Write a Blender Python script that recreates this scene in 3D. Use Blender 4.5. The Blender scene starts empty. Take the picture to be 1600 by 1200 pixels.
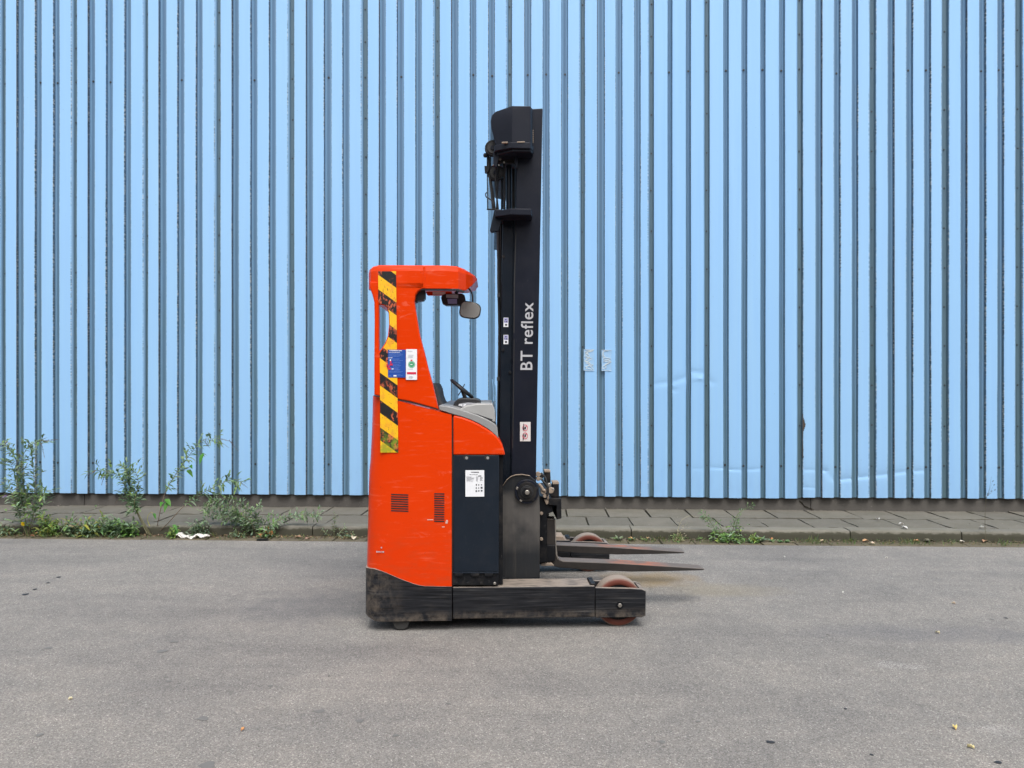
import bpy, bmesh, math, random
from mathutils import Vector, Matrix, noise
random.seed(7)
SC = bpy.context.scene
COL = SC.collection
R = math.radians

# ------------------------------------------------------------------ camera, sky, sun, exposure
CAMZ, F = 1.45, 1100.0            # eye height, focal length in pixels of a 1600 px wide frame
cd = bpy.data.cameras.new('camera'); cam = bpy.data.objects.new('camera', cd); COL.objects.link(cam)
cam.location = (0, 0, CAMZ); cam.rotation_euler = (R(90), 0, 0)
cd.sensor_width = 36; cd.lens = F/1600*36; cd.clip_start = .05; cd.clip_end = 1500
SC.camera = cam
SUN_EL, SUN_AZ = 62.0, 172.0      # azimuth clockwise from +Y (view direction): light comes from behind the camera, right
w = bpy.data.worlds.new('World'); SC.world = w; w.use_nodes = True
nt = w.node_tree; nt.nodes.clear()
sky = nt.nodes.new('ShaderNodeTexSky'); sky.sky_type = 'NISHITA'; sky.sun_disc = False
sky.sun_elevation = R(SUN_EL); sky.sun_rotation = R(SUN_AZ); sky.air_density = 1.0; sky.dust_density = 4.0; sky.ozone_density = 1.0
hs = nt.nodes.new('ShaderNodeHueSaturation'); hs.inputs['Saturation'].default_value = .30
bg = nt.nodes.new('ShaderNodeBackground'); bg.inputs['Strength'].default_value = .15
wo = nt.nodes.new('ShaderNodeOutputWorld')
nt.links.new(sky.outputs[0], hs.inputs['Color']); nt.links.new(hs.outputs[0], bg.inputs[0]); nt.links.new(bg.outputs[0], wo.inputs[0])
sd = bpy.data.lights.new('sun', 'SUN'); sun = bpy.data.objects.new('sun', sd); COL.objects.link(sun)
sd.energy = 1.3; sd.angle = R(38); sd.color = (1, .975, .94)
az, el = R(SUN_AZ), R(SUN_EL)
sdir = Vector((math.sin(az)*math.cos(el), math.cos(az)*math.cos(el), math.sin(el)))
sun.rotation_euler = sdir.to_track_quat('Z', 'Y').to_euler()
vs = SC.view_settings; vs.view_transform = 'Standard'; vs.look = 'None'; vs.gamma = 1; vs.use_curve_mapping = False
vs.exposure = .80

# ------------------------------------------------------------------ frames of reference
AS = R(2.2)       # the street (wall, kerb) runs slightly towards the camera on the right
AT = R(2.1)       # the truck stands turned slightly the other way
TO = Vector((0, 4.15, 0))
def S(px, py, yl):                 # sight line -> point in street coordinates at distance yl
    dx, dz = (px-800)/F, (600-py)/F
    t = yl/(dx*math.sin(AS)+math.cos(AS))
    return Vector((t*dx*math.cos(AS)-t*math.sin(AS), yl, CAMZ+t*dz))
def SW(p):                         # street coordinates -> world
    return Vector((p[0]*math.cos(AS)+p[1]*math.sin(AS), -p[0]*math.sin(AS)+p[1]*math.cos(AS), p[2]))
def Sg(px, py, z=0):               # ground point at height z below a pixel, in street coordinates
    dx, dz = (px-800)/F, (600-py)/F
    t = (z-CAMZ)/dz
    X, Y = t*dx, t
    return Vector((X*math.cos(AS)-Y*math.sin(AS), X*math.sin(AS)+Y*math.cos(AS), z))
def P(px, py, v=0.0):              # sight line -> (u, z) on the truck's plane v
    dx, dz = (px-800)/F, (600-py)/F
    t = (v+TO.y*math.cos(AT))/(math.cos(AT)-dx*math.sin(AT))
    return (t*dx*math.cos(AT)+(t-TO.y)*math.sin(AT), CAMZ+t*dz)
def PU(px, v=0.0): return P(px, 600, v)[0]
def PZ(py, v=0.0, px=760): return P(px, py, v)[1]

# ------------------------------------------------------------------ material helpers
class NT:
    def __init__(s, name):
        s.m = bpy.data.materials.new(name); s.m.use_nodes = True
        s.t = s.m.node_tree; s.t.nodes.clear()
        s.out = s.t.nodes.new('ShaderNodeOutputMaterial'); s.b = s.t.nodes.new('ShaderNodeBsdfPrincipled')
        s.t.links.new(s.b.outputs[0], s.out.inputs[0])
        s.tc = s.t.nodes.new('ShaderNodeTexCoord')
    def n(s, typ, **kw):
        x = s.t.nodes.new(typ)
        for k, v in kw.items():
            if hasattr(x, k): setattr(x, k, v)
        return x
    def l(s, a, b): s.t.links.new(a, b)
    def inp(s, sock, v):
        if v is None: return
        if hasattr(v, 'links') or hasattr(v, 'is_linked'): s.l(v, sock)
        else:
            if isinstance(v, (tuple, list)) and len(v) == 3 and sock.type == 'RGBA': v = (*v, 1)
            sock.default_value = v
    def mapc(s, scale=(1, 1, 1), loc=(0, 0, 0), rot=(0, 0, 0), coord='Object', src=None):
        mp = s.n('ShaderNodeMapping')
        s.l(src or s.tc.outputs[coord], mp.inputs[0])
        mp.inputs['Scale'].default_value = scale; mp.inputs['Location'].default_value = loc; mp.inputs['Rotation'].default_value = rot
        return mp.outputs[0]
    def noise(s, vec, scale, detail=3, rough=.55, dist=0):
        x = s.n('ShaderNodeTexNoise'); s.l(vec, x.inputs['Vector'])
        x.inputs['Scale'].default_value = scale; x.inputs['Detail'].default_value = detail
        x.inputs['Roughness'].default_value = rough; x.inputs['Distortion'].default_value = dist
        return x.outputs['Fac']
    def voro(s, vec, scale, out='Color', feature='F1'):
        x = s.n('ShaderNodeTexVoronoi'); x.feature = feature
        s.l(vec, x.inputs['Vector']); x.inputs['Scale'].default_value = scale
        return x.outputs[out]
    def ramp(s, fac, stops, interp='LINEAR'):
        x = s.n('ShaderNodeValToRGB'); x.color_ramp.interpolation = interp
        e = x.color_ramp.elements
        while len(e) < len(stops): e.new(.5)
        for k, (p, c) in zip(e, stops):
            k.position = p
            if not isinstance(c, (tuple, list)): c = (c, c, c)
            k.color = (*c[:3], 1)
        s.inp(x.inputs[0], fac); return x.outputs[0]
    def rng(s, fac, a, b, c=0., d=1.):
        x = s.n('ShaderNodeMapRange'); s.inp(x.inputs[0], fac)
        for i, v in enumerate((a, b, c, d)): x.inputs[i+1].default_value = v
        return x.outputs[0]
    def mix(s, fac, a, b, mode='MIX'):
        x = s.n('ShaderNodeMix'); x.data_type = 'RGBA'; x.blend_type = mode
        s.inp(x.inputs[0], fac); s.inp(x.inputs[6], a); s.inp(x.inputs[7], b); return x.outputs[2]
    def math(s, op, a, b=None, clamp=False):
        x = s.n('ShaderNodeMath'); x.operation = op; x.use_clamp = clamp
        s.inp(x.inputs[0], a)
        if b is not None: s.inp(x.inputs[1], b)
        return x.outputs[0]
    def sep(s, vec):
        x = s.n('ShaderNodeSeparateXYZ'); s.l(vec, x.inputs[0]); return x.outputs
    def bump(s, h, strength=.3, dist=.01):
        x = s.n('ShaderNodeBump'); s.l(h, x.inputs['Height']); x.inputs['Strength'].default_value = strength; x.inputs['Distance'].default_value = dist
        s.l(x.outputs[0], s.b.inputs['Normal'])
    def attr(s, name):
        x = s.n('ShaderNodeAttribute'); x.attribute_name = name; return x
    def fin(s, color=None, rough=None, metal=None, spec=None, **kw):
        s.inp(s.b.inputs['Base Color'], color); s.inp(s.b.inputs['Roughness'], rough)
        s.inp(s.b.inputs['Metallic'], metal); s.inp(s.b.inputs['Specular IOR Level'], spec)
        for k, v in kw.items(): s.inp(s.b.inputs[k.replace('_', ' ')], v)
        return s.m
def plain(name, c, rough=.5, metal=0., var=.15, scale=40, spec=.5):
    g = NT(name); v = g.mapc()
    f = g.noise(v, scale, 4)
    return g.fin(g.mix(f, tuple(x*(1-var) for x in c), tuple(min(1, x*(1+var)) for x in c)), g.rng(f, .3, .7, rough*.85, min(1, rough*1.15)), metal, spec)

def m_orange():
    g = NT('orange_paint'); v = g.mapc()
    big = g.noise(v, 1.6, 2)
    base = g.mix(big, (.60, .032, .0002), (.68, .044, .0004))
    sx = g.mapc((2.2, 2.2, 26))
    faded = g.ramp(g.noise(sx, 2.4, 5, .65), [(.56, 0), (.72, 1)])
    fad2 = g.math('MULTIPLY', faded, g.rng(g.noise(v, 3.1, 3), .42, .66))
    c = g.mix(g.math('MULTIPLY', fad2, .75), base, (.80, .17, .09))
    sv = g.mapc((3.5, 3.5, 160))
    scr = g.math('MULTIPLY', g.ramp(g.noise(sv, 1.3, 3, .6, .4), [(.70, 0), (.74, 1)]), g.ramp(g.noise(v, 5.3, 2), [(.52, 0), (.62, 1)]))
    c = g.mix(g.math('MULTIPLY', scr, .85), c, (.70, .32, .24))
    blot = g.math('MULTIPLY', g.ramp(g.noise(g.mapc((5, 5, 11)), 1.7, 5, .7, .6), [(.58, 0), (.62, 1)]), g.rng(g.noise(v, 2.2, 2), .5, .62))
    c = g.mix(g.math('MULTIPLY', blot, .5), c, (.74, .13, .07))
    sc2 = g.math('MULTIPLY', g.ramp(g.noise(g.mapc((120, 120, 14), rot=(0, .75, 0)), 1.2, 3, .6, .3), [(.71, 0), (.74, 1)]), g.rng(g.noise(v, 4.1, 2), .52, .62))
    c = g.mix(g.math('MULTIPLY', sc2, .6), c, (.80, .30, .16))
    sd_ = g.mapc((30, 30, 60), rot=(0, .5, 0))
    chips = g.math('MULTIPLY', g.ramp(g.noise(sd_, 1.6, 4, .7), [(.66, 0), (.69, 1)]), g.ramp(g.noise(v, 7, 2), [(.54, 0), (.60, 1)]))
    c = g.mix(g.math('MULTIPLY', chips, .8), c, (.06, .03, .025))
    z = g.sep(v)[2]
    dirt = g.math('MULTIPLY', g.rng(z, .75, .22), g.rng(g.noise(g.mapc((5, 5, 14)), 2, 5), .45, .75))
    c = g.mix(g.math('MULTIPLY', dirt, .4, True), c, (.25, .07, .03))
    g.bump(g.noise(g.mapc((4, 4, 9)), 3, 3), .06, .01)
    return g.fin(c, g.rng(g.math('MAXIMUM', fad2, scr), 0, 1, .28, .6), 0, .19)
def m_black(name, c=(.016, .019, .024), rough=.45, dust=.25, dustc=(.10, .085, .07)):
    g = NT(name); v = g.mapc()
    n1 = g.noise(g.mapc((4, 4, 1.6)), 3, 5, .6)
    col = g.mix(n1, c, tuple(x*1.5 for x in c))
    d = g.ramp(g.noise(v, 9, 6, .7), [(.48, 0), (.78, 1)])
    col = g.mix(g.math('MULTIPLY', d, dust), col, dustc)
    s2 = g.ramp(g.noise(g.mapc((60, 60, 9)), 1.5, 3), [(.68, 0), (.73, 1)])
    col = g.mix(g.math('MULTIPLY', s2, dust*.7), col, (.2, .19, .18))
    g.bump(g.noise(v, 60, 3), .05, .004)
    return g.fin(col, g.rng(n1, .3, .7, rough*.8, rough*1.2), 0, .17)
def m_bumper():
    g = NT('scuffed_black_steel'); v = g.mapc()
    st = g.noise(g.mapc((1.3, 1.3, 46)), 2.6, 6, .62)
    col = g.ramp(st, [(.40, (.003, .0035, .005)), (.50, (.009, .010, .013)), (.61, (.020, .021, .024)), (.74, (.10, .095, .09))])
    xyz = g.sep(v)
    rear = g.rng(xyz[0], -.62, -.83)
    low = g.rng(xyz[2], .125, .07)
    br = g.ramp(g.noise(v, 13, 6, .75), [(.42, 0), (.60, 1)])
    f = g.math('MULTIPLY', g.math('MAXIMUM', g.math('MULTIPLY', rear, .85), low), br, True)
    col = g.mix(g.math('MULTIPLY', f, .75), col, (.13, .105, .082))
    dust = g.ramp(g.noise(g.mapc((3, 3, 10)), 3, 5), [(.5, 0), (.75, 1)])
    col = g.mix(g.math('MULTIPLY', dust, .16), col, (.07, .060, .050))
    up = g.n('ShaderNodeNewGeometry'); nz = g.sep(up.outputs['Normal'])[2]
    top = g.math('MULTIPLY', g.rng(nz, .6, .9), g.rng(g.noise(g.mapc((3, 12, 3)), 4, 5), .2, .55))
    col = g.mix(g.math('MULTIPLY', top, .88), col, (.27, .225, .185))
    g.bump(st, .25, .004)
    return g.fin(col, g.rng(st, .3, .7, .40, .7), 0, .3)
def m_tape():
    g = NT('hazard_tape'); v = g.mapc(); x = g.sep(v)
    u0, z0 = P(591, 452)
    s_ = g.math('ADD', g.math('MULTIPLY', x[0], .73), x[2])
    ph = g.math('FRACT', g.math('DIVIDE', g.math('SUBTRACT', s_, z0+.73*u0), .160))
    yel = g.math('LESS_THAN', ph, .53)
    c = g.mix(yel, (.012, .011, .011), g.mix(g.noise(v, 8, 2), (.80, .40, .008), (.86, .50, .012)))
    gr = g.ramp(g.noise(g.mapc((30, 30, 18)), 1.3, 6, .75), [(.52, 0), (.55, 1)])
    pa = g.rng(g.noise(v, 6.5, 2), .44, .54)
    c = g.mix(g.math('MULTIPLY', g.math('MULTIPLY', gr, pa), g.rng(yel, 0, 1, .9, .35)), c, (.58, .12, .05))
    gd = g.ramp(g.noise(g.mapc((50, 50, 30), loc=(3, 1, 2)), 1.6, 5, .8), [(.59, 0), (.63, 1)])
    c = g.mix(g.math('MULTIPLY', gd, g.rng(g.noise(v, 5, 2), .4, .62)), c, (.03, .025, .02))
    low = g.math('MULTIPLY', g.rng(x[2], P(600, 668)[1], P(600, 690)[1]), g.rng(g.noise(v, 22, 4), .42, .6))
    c = g.mix(g.math('MULTIPLY', low, .8), c, (.22, .30, .02))
    return g.fin(c, .45, 0, .4)
def m_cladding(hueshift=0.):
    g = NT('blue_coated_cladding'); v = g.mapc(); xyz = g.sep(v)
    oi = g.n('ShaderNodeObjectInfo')
    base = g.mix(oi.outputs['Random'], (.248, .462, .745), (.275, .480, .735))
    st = g.noise(g.mapc((9, 9, .35)), 2.2, 5, .6)
    base = g.mix(g.rng(st, .35, .7, 0, .30), base, (.315, .535, .72))
    low = g.math('MULTIPLY', g.rng(xyz[2], .75, .25), g.rng(g.noise(g.mapc((6, 6, 2)), 2.5, 4), .35, .75))
    base = g.mix(g.math('MULTIPLY', low, .28), base, (.20, .33, .55))
    spots = g.ramp(g.noise(v, 42, 2, .5), [(.755, 0), (.775, 1)])
    base = g.mix(g.math('MULTIPLY', spots, .35), base, (.15, .22, .28))
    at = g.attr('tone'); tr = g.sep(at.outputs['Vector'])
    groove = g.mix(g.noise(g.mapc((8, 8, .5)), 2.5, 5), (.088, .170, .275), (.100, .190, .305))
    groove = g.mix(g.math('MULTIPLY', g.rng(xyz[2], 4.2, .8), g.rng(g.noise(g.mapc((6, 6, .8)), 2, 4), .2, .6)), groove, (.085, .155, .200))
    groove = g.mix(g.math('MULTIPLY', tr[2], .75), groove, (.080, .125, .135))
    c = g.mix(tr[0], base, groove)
    # cut and bent edges: chipped coating, showing zinc and rust
    dash = g.noise(g.mapc((14, 14, 46)), 1.6, 3, .7)
    chip = g.ramp(dash, [(.38, .15), (.50, 1)])
    pres = g.ramp(g.noise(g.mapc((3.1, 3.1, .9)), 2.0, 2), [(.38, .15), (.60, 1)])
    e = g.math('MULTIPLY', g.math('MULTIPLY', tr[1], chip), pres)
    spc = g.mix(g.ramp(g.noise(g.mapc((20, 20, 60), loc=(5, 2, 1)), 1.2, 2), [(.50, 0), (.56, 1)]), (.035, .04, .036), (.45, .45, .40))
    c = g.mix(g.math('MULTIPLY', e, .9), c, spc)
    g.bump(g.noise(g.mapc((5, 5, .6)), 2.5, 3), .10, .01)
    return g.fin(c, g.rng(st, .3, .7, .42, .55), 0, .25)
def m_asphalt():
    g = NT('asphalt'); v = g.mapc(); xyz = g.sep(v)
    cells = g.voro(v, 215, 'Color'); cv = g.sep(cells)[0]
    fine = g.noise(v, 240, 3, .7)
    agg = g.ramp(cv, [(0, .095), (.30, .150), (.62, .190), (.88, .235), (.965, .30), (1, .42)])
    tint = g.mix(g.sep(cells)[1], (1.04, .99, .95), (.99, 1.0, .985))
    c = g.mix(1., agg, tint, 'MULTIPLY')
    c = g.mix(1., c, (1.12, 1.085, 1.03), 'MULTIPLY')
    c = g.mix(g.rng(fine, .3, .7, 0, .55), c, (.172, .166, .158))
    patch = g.noise(g.mapc((.7, 1.1, 1)), 1.1, 6, .65, .5)
    c = g.mix(1., c, g.ramp(patch, [(.28, (.78, .79, .81)), (.5, (1, 1, 1)), (.72, (1.18, 1.16, 1.13))]), 'MULTIPLY')
    trk = g.noise(g.mapc((.16, 2.4, 1), loc=(4, 1, 0)), 1.7, 4, .55)
    c = g.mix(1., c, g.ramp(trk, [(.30, (.90, .90, .91)), (.5, (1, 1, 1)), (.7, (1.05, 1.04, 1.03))]), 'MULTIPLY')
    pits = g.ramp(g.noise(v, 30, 6, .75), [(.64, 0), (.70, 1)])
    c = g.mix(g.math('MULTIPLY', pits, .5), c, (.045, .045, .045))
    warp = g.mix(.12, v, g.voro(g.mapc((6, 6, 6)), 1, 'Color'))
    ck = g.voro(g.mapc((.9, 1.5, 1), src=warp), .75, 'Distance', 'DISTANCE_TO_EDGE')
    ckm = g.math('MULTIPLY', g.rng(ck, .0045, .001), g.ramp(g.noise(v, 1.1, 3), [(.56, 0), (.66, 1)]))
    c = g.mix(g.math('MULTIPLY', ckm, .5), c, (.07, .068, .066))
    mott = g.noise(v, 9, 5, .7)
    c = g.mix(1., c, g.ramp(mott, [(.3, (.90, .90, .91)), (.7, (1.08, 1.07, 1.06))]), 'MULTIPLY')
    # patches at fixed places: rust wash under forks, truck's soft shadow painted behind it
    def blob(cx, cy, rx, ry):
        a = g.math('POWER', g.math('DIVIDE', g.math('SUBTRACT', xyz[0], cx), rx), 2.)
        b = g.math('POWER', g.math('DIVIDE', g.math('SUBTRACT', xyz[1], cy), ry), 2.)
        q = g.math('ADD', g.math('ADD', a, b), g.math('MULTIPLY', g.math('SUBTRACT', g.noise(v, 4.5, 4), .5), 1.6))
        return g.rng(q, 1.0, 0.0)
    p = Sg(1015, 905); f = blob(p.x, p.y, .42, .24)
    c = g.mix(g.math('MULTIPLY', f, .55), c, (.30, .20, .075))
    p = Sg(1120, 922); f = blob(p.x, p.y, .55, .20)
    c = g.mix(g.math('MULTIPLY', f, .30), c, (.23, .19, .11))
    p = Sg(490, 945); f = blob(p.x, p.y, .60, .42)
    c = g.mix(g.math('MULTIPLY', f, .42), c, (.085, .090, .10))  # soft shade left of the truck, put into the asphalt colour
    p = Sg(1480, 990); f = blob(p.x, p.y, 1.0, .17)
    c = g.mix(g.math('MULTIPLY', f, .3), c, (.11, .112, .125))
    for a_, b_, q_ in ((1385, 1038, .055), (1430, 1042, .05), (1560, 1140, .07)):
        p = Sg(a_, b_); f = blob(p.x, p.y, q_*1.6, q_)
        c = g.mix(g.math('MULTIPLY', f, g.rng(cv, .3, .8, 0, .45)), c, (.40, .39, .37))
    h = g.math('ADD', g.math('MULTIPLY', cv, .6), fine)
    g.bump(h, .55, .006)
    return g.fin(c, .88, 0, .25)
def m_concrete(name, c, moss=0., scale=12, mossc=(.045, .05, .022), gloss=.9):
    g = NT(name); v = g.mapc(coord='Object'); geo = g.n('ShaderNodeNewGeometry')
    wv = g.mapc(src=geo.outputs['Position'])
    n1 = g.noise(wv, scale*.25, 5, .65); n2 = g.noise(wv, scale*14, 3, .7)
    col = g.mix(n1, tuple(x*.62 for x in c), tuple(x*1.28 for x in c))
    oi = g.n('ShaderNodeObjectInfo')
    col = g.mix(1., col, g.ramp(oi.outputs['Random'], [(0, (.88, .88, .88)), (1, (1.1, 1.09, 1.06))]), 'MULTIPLY')
    col = g.mix(g.rng(n2, .35, .75, 0, .5), col, tuple(x*1.45 for x in c))
    pit = g.ramp(g.noise(wv, scale*5, 4, .7), [(.66, 0), (.72, 1)])
    col = g.mix(g.math('MULTIPLY', pit, .55), col, tuple(x*.35 for x in c))
    wht = g.ramp(g.noise(wv, 55, 2, .5), [(.735, 0), (.76, 1)])
    col = g.mix(g.math('MULTIPLY', wht, .5), col, (.4, .39, .36))
    if moss:
        col = g.mix(g.math('MULTIPLY', g.rng(g.noise(wv, 6, 5, .7), .35, .62), moss), col, mossc)
    g.bump(g.math('ADD', n1, g.math('MULTIPLY', n2, .5)), .5, .008)
    return g.fin(col, gloss, 0, .3)
def m_kerb():
    m = m_concrete('kerb_concrete', (.150, .142, .120), .18, 9)
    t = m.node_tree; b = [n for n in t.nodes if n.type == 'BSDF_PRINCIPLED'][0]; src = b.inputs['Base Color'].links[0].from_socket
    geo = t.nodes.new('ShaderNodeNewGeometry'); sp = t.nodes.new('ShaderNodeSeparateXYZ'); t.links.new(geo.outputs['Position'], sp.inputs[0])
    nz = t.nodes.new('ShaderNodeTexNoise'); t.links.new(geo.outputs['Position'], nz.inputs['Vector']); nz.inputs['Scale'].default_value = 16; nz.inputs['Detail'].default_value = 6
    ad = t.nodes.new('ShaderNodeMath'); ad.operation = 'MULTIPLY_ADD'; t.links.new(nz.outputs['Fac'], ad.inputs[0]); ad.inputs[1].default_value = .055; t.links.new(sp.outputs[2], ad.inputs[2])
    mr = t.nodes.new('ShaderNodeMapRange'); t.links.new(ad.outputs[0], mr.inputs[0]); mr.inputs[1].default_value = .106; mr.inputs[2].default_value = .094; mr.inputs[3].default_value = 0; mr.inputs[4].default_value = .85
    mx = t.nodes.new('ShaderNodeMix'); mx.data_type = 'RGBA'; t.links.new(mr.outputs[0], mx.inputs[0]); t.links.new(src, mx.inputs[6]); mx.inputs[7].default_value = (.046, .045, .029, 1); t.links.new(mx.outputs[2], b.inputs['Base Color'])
    return m
def m_vcol(name, rough=.6, trans=.0, attr='col'):
    g = NT(name); a = g.attr(attr)
    n_ = g.noise(g.mapc(), 60, 2)
    c = g.mix(1., a.outputs['Color'], g.ramp(n_, [(.3, (.85, .85, .85)), (.7, (1.1, 1.1, 1.1))]), 'MULTIPLY')
    g.fin(c, rough, 0, .3)
    if trans:
        tl = g.n('ShaderNodeBsdfTranslucent'); g.l(c, tl.inputs[0]); mx = g.n('ShaderNodeMixShader'); mx.inputs[0].default_value = trans
        g.l(g.b.outputs[0], mx.inputs[1]); g.l(tl.outputs[0], mx.inputs[2]); g.l(mx.outputs[0], g.out.inputs[0])
    return g.m
def m_reach():
    g = NT('worn_sheen_plate'); v = g.mapc(); z = g.sep(v)[2]
    n1 = g.noise(g.mapc((30, 30, 2.2)), 1.5, 5, .65)
    f = g.math('MULTIPLY', g.rng(z, .40, .52), g.rng(z, .80, .76)); f = g.math('MULTIPLY', f, g.rng(g.noise(v, 5, 4), .25, .55))  # paler mid-height band paints the plate's gloss reflection
    c = g.mix(g.math('MULTIPLY', f, .9), (.014, .016, .019), g.mix(n1, (.07, .065, .06), (.12, .11, .10)))
    c = g.mix(g.rng(n1, .55, .8, 0, .25), c, (.12, .10, .08))
    g.bump(n1, .06, .003)
    return g.fin(c, g.rng(f, 0, 1, .38, .48), .1, .5)
def m_fork():
    g = NT('rusty_fork_steel'); v = g.mapc(); up = g.n('ShaderNodeNewGeometry'); nz = g.sep(up.outputs['Normal'])[2]
    n1 = g.noise(g.mapc((6, 6, 6)), 2, 6, .7)
    c = g.mix(n1, (.012, .012, .013), (.055, .045, .038))
    top = g.rng(nz, .6, .95)
    x = g.sep(v)[0]
    rust = g.math('MULTIPLY', g.rng(x, .62, .74), g.rng(x, 1.06, .92)); rust = g.math('MULTIPLY', rust, g.rng(g.noise(g.mapc((5, 9, 5)), 2, 4), .35, .6))
    tc_ = g.mix(n1, (.12, .10, .085), (.20, .155, .125)); tc_ = g.mix(rust, tc_, (.36, .135, .075))
    c = g.mix(g.math('MULTIPLY', top, .95), c, tc_)
    return g.fin(c, .55, .3, .5)
def m_tyre():
    g = NT('polyurethane_tyre'); v = g.mapc(); a = g.attr('tread').outputs['Fac']
    n1 = g.noise(v, 22, 5, .7)
    c = g.mix(n1, (.085, .022, .014), (.15, .040, .025))
    c = g.mix(g.math('MULTIPLY', a, g.rng(n1, .2, .5, .75, 1.)), c, (.25, .205, .165))
    return g.fin(c, .6, 0, .35)

M = dict(
    orange=m_orange(), black=m_black('black_mast_paint', (.0075, .009, .015), .36, .06), rail=m_black('blue_black_rail_paint', (.006, .009, .014), .30, .07),
    battery=m_black('dark_slate_panel', (.0085, .0125, .019), .38, .07), bumper=m_bumper(), tape=m_tape(), clad=m_cladding(), asphalt=m_asphalt(),
    dark=m_black('grimy_black_steel', (.006, .0065, .008), .5, .35), plastic=plain('black_plastic', (.018, .019, .021), .45),
    grey=plain('grey_plastic', (.24, .24, .235), .5, 0, .10, 30), greyl=plain('light_grey_plastic', (.31, .31, .30), .55, 0, .10, 14),
    wornrub=plain('worn_grey_rubber', (.034, .033, .031), .6, 0, .4, 60), rubber=plain('black_rubber', (.012, .012, .012), .6), steel=plain('worn_steel', (.42, .39, .35), .38, .85, .3, 60),
    tan=plain('dusty_steel', (.30, .235, .18), .75, .1, .3, 50), white=plain('white_label', (.74, .75, .77), .5, 0, .05), warm=plain('aged_label', (.60, .57, .55), .5, 0, .08),
    blue=plain('blue_label', (.012, .065, .32), .4, 0, .08), green=plain('green_print', (.04, .30, .14), .5), red=plain('red_print', (.55, .02, .06), .5),
    ink=plain('dark_print', (.04, .04, .05), .5), lblue=plain('pale_blue_print', (.10, .20, .55), .5), lilac=plain('lilac_print', (.28, .28, .50), .5), fadedink=plain('grey_print', (.36, .37, .40), .5),
    letter=plain('pale_lettering', (.42, .42, .44), .5, 0, .06), reach=m_reach(), fork=m_fork(), tyre=m_tyre(),
    seat=plain('seat_fabric', (.045, .047, .05), .8), slab=m_concrete('paving_concrete', (.125, .116, .098), .25, 10, (.06, .062, .035)),
    kerb=m_kerb(), gutter=m_concrete('gutter_stone', (.115, .098, .070), .5, 9, (.07, .062, .03)),
    plinth=m_concrete('plinth_concrete', (.105, .098, .090), .25, 12, (.05, .045, .038)), soil=m_concrete('joint_soil', (.018, .015, .010), .4, 20),
    core=plain('dark_backing', (.05, .06, .07), .8), roofm=plain('grey_roof', (.2, .2, .2), .8),
    leaf=m_vcol('leaf', .55, .25), brick=plain('added_building_brick', (.11, .075, .06), .85, 0, .4, 6), stem=m_vcol('stem', .7), bits=m_vcol('dry_bits', .8), rustm=plain('edge_rust', (.055, .044, .037), .8, 0, .6, 30),
    screw=plain('dark_screw', (.03, .035, .04), .5), crease=plain('tape_crease', (.62, .68, .68), .4), paper=plain('crumpled_paper', (.62, .60, .56), .7, 0, .12, 20), groundm=m_concrete('far_ground', (.13, .13, .12), 0, 3),
    tarm=plain('tar', (.018, .019, .022), .55, 0, .3, 30), tar2=plain('worn_tar', (.125, .123, .118), .8, 0, .3, 60), chip=plain('primer_chip', (.60, .36, .30), .6, 0, .2, 60),
)
g = NT('mirror_face'); M['mirror'] = g.fin(g.mix(g.noise(g.mapc(), 30, 3), (.62, .60, .56), (.70, .68, .63)), .22, .8)
g = NT('clear_acrylic'); g.fin((.85, .95, .97), .04, 0, .5); g.b.inputs['Transmission Weight'].default_value = 1.0; g.b.inputs['IOR'].default_value = 1.35; M['acryl'] = g.m
g = NT('old_clear_tape'); f_ = g.ramp(g.noise(g.mapc((1, 1, 1)), 22, 2, .5, 2.5), [(.45, 0), (.50, 1), (.53, .1)])
g.fin(g.mix(f_, (.28, .47, .70), (.34, .52, .70)), .3, 0, .6); M['cleartape'] = g.m

# ------------------------------------------------------------------ object helpers
def new(name, me, mat=None, parent=None, loc=None, rot=None):
    o = bpy.data.objects.new(name, me); COL.objects.link(o)
    if mat and me is not None and len(me.materials) == 0: me.materials.append(mat)
    if parent: o.parent = parent
    if loc is not None: o.location = loc
    if rot is not None: o.rotation_euler = rot
    return o
def tag(o, label=None, cat=None, group=None, kind=None):
    for k, v in (('label', label), ('category', cat), ('group', group), ('kind', kind)):
        if v: o[k] = v
    return o
def smooth(me, ang=35):
    for p in me.polygons: p.use_smooth = True
    me.set_sharp_from_angle(angle=R(ang)); return me
def bm_mesh(bm, name='mesh', ang=35):
    bmesh.ops.recalc_face_normals(bm, faces=bm.faces)
    me = bpy.data.meshes.new(name); bm.to_mesh(me); bm.free(); return smooth(me, ang)
def bev(o, wdt=.004, seg=2):
    m = o.modifiers.new('bevel', 'BEVEL'); m.width = wdt; m.segments = seg; m.limit_method = 'ANGLE'; m.angle_limit = R(40)
    return o
def a_box(bm, x0, x1, y0, y1, z0, z1):
    vs_ = [bm.verts.new((x, y, z)) for x in (x0, x1) for y in (y0, y1) for z in (z0, z1)]
    for f in ((0, 1, 3, 2), (4, 6, 7, 5), (0, 4, 5, 1), (2, 3, 7, 6), (0, 2, 6, 4), (1, 5, 7, 3)): bm.faces.new([vs_[i] for i in f])
def box(name, x0, x1, y0, y1, z0, z1, mat, parent, b=.003):
    bm = bmesh.new(); a_box(bm, x0, x1, y0, y1, z0, z1)
    o = new(name, bm_mesh(bm, name), mat, parent)
    return bev(o, b) if b else o
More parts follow.
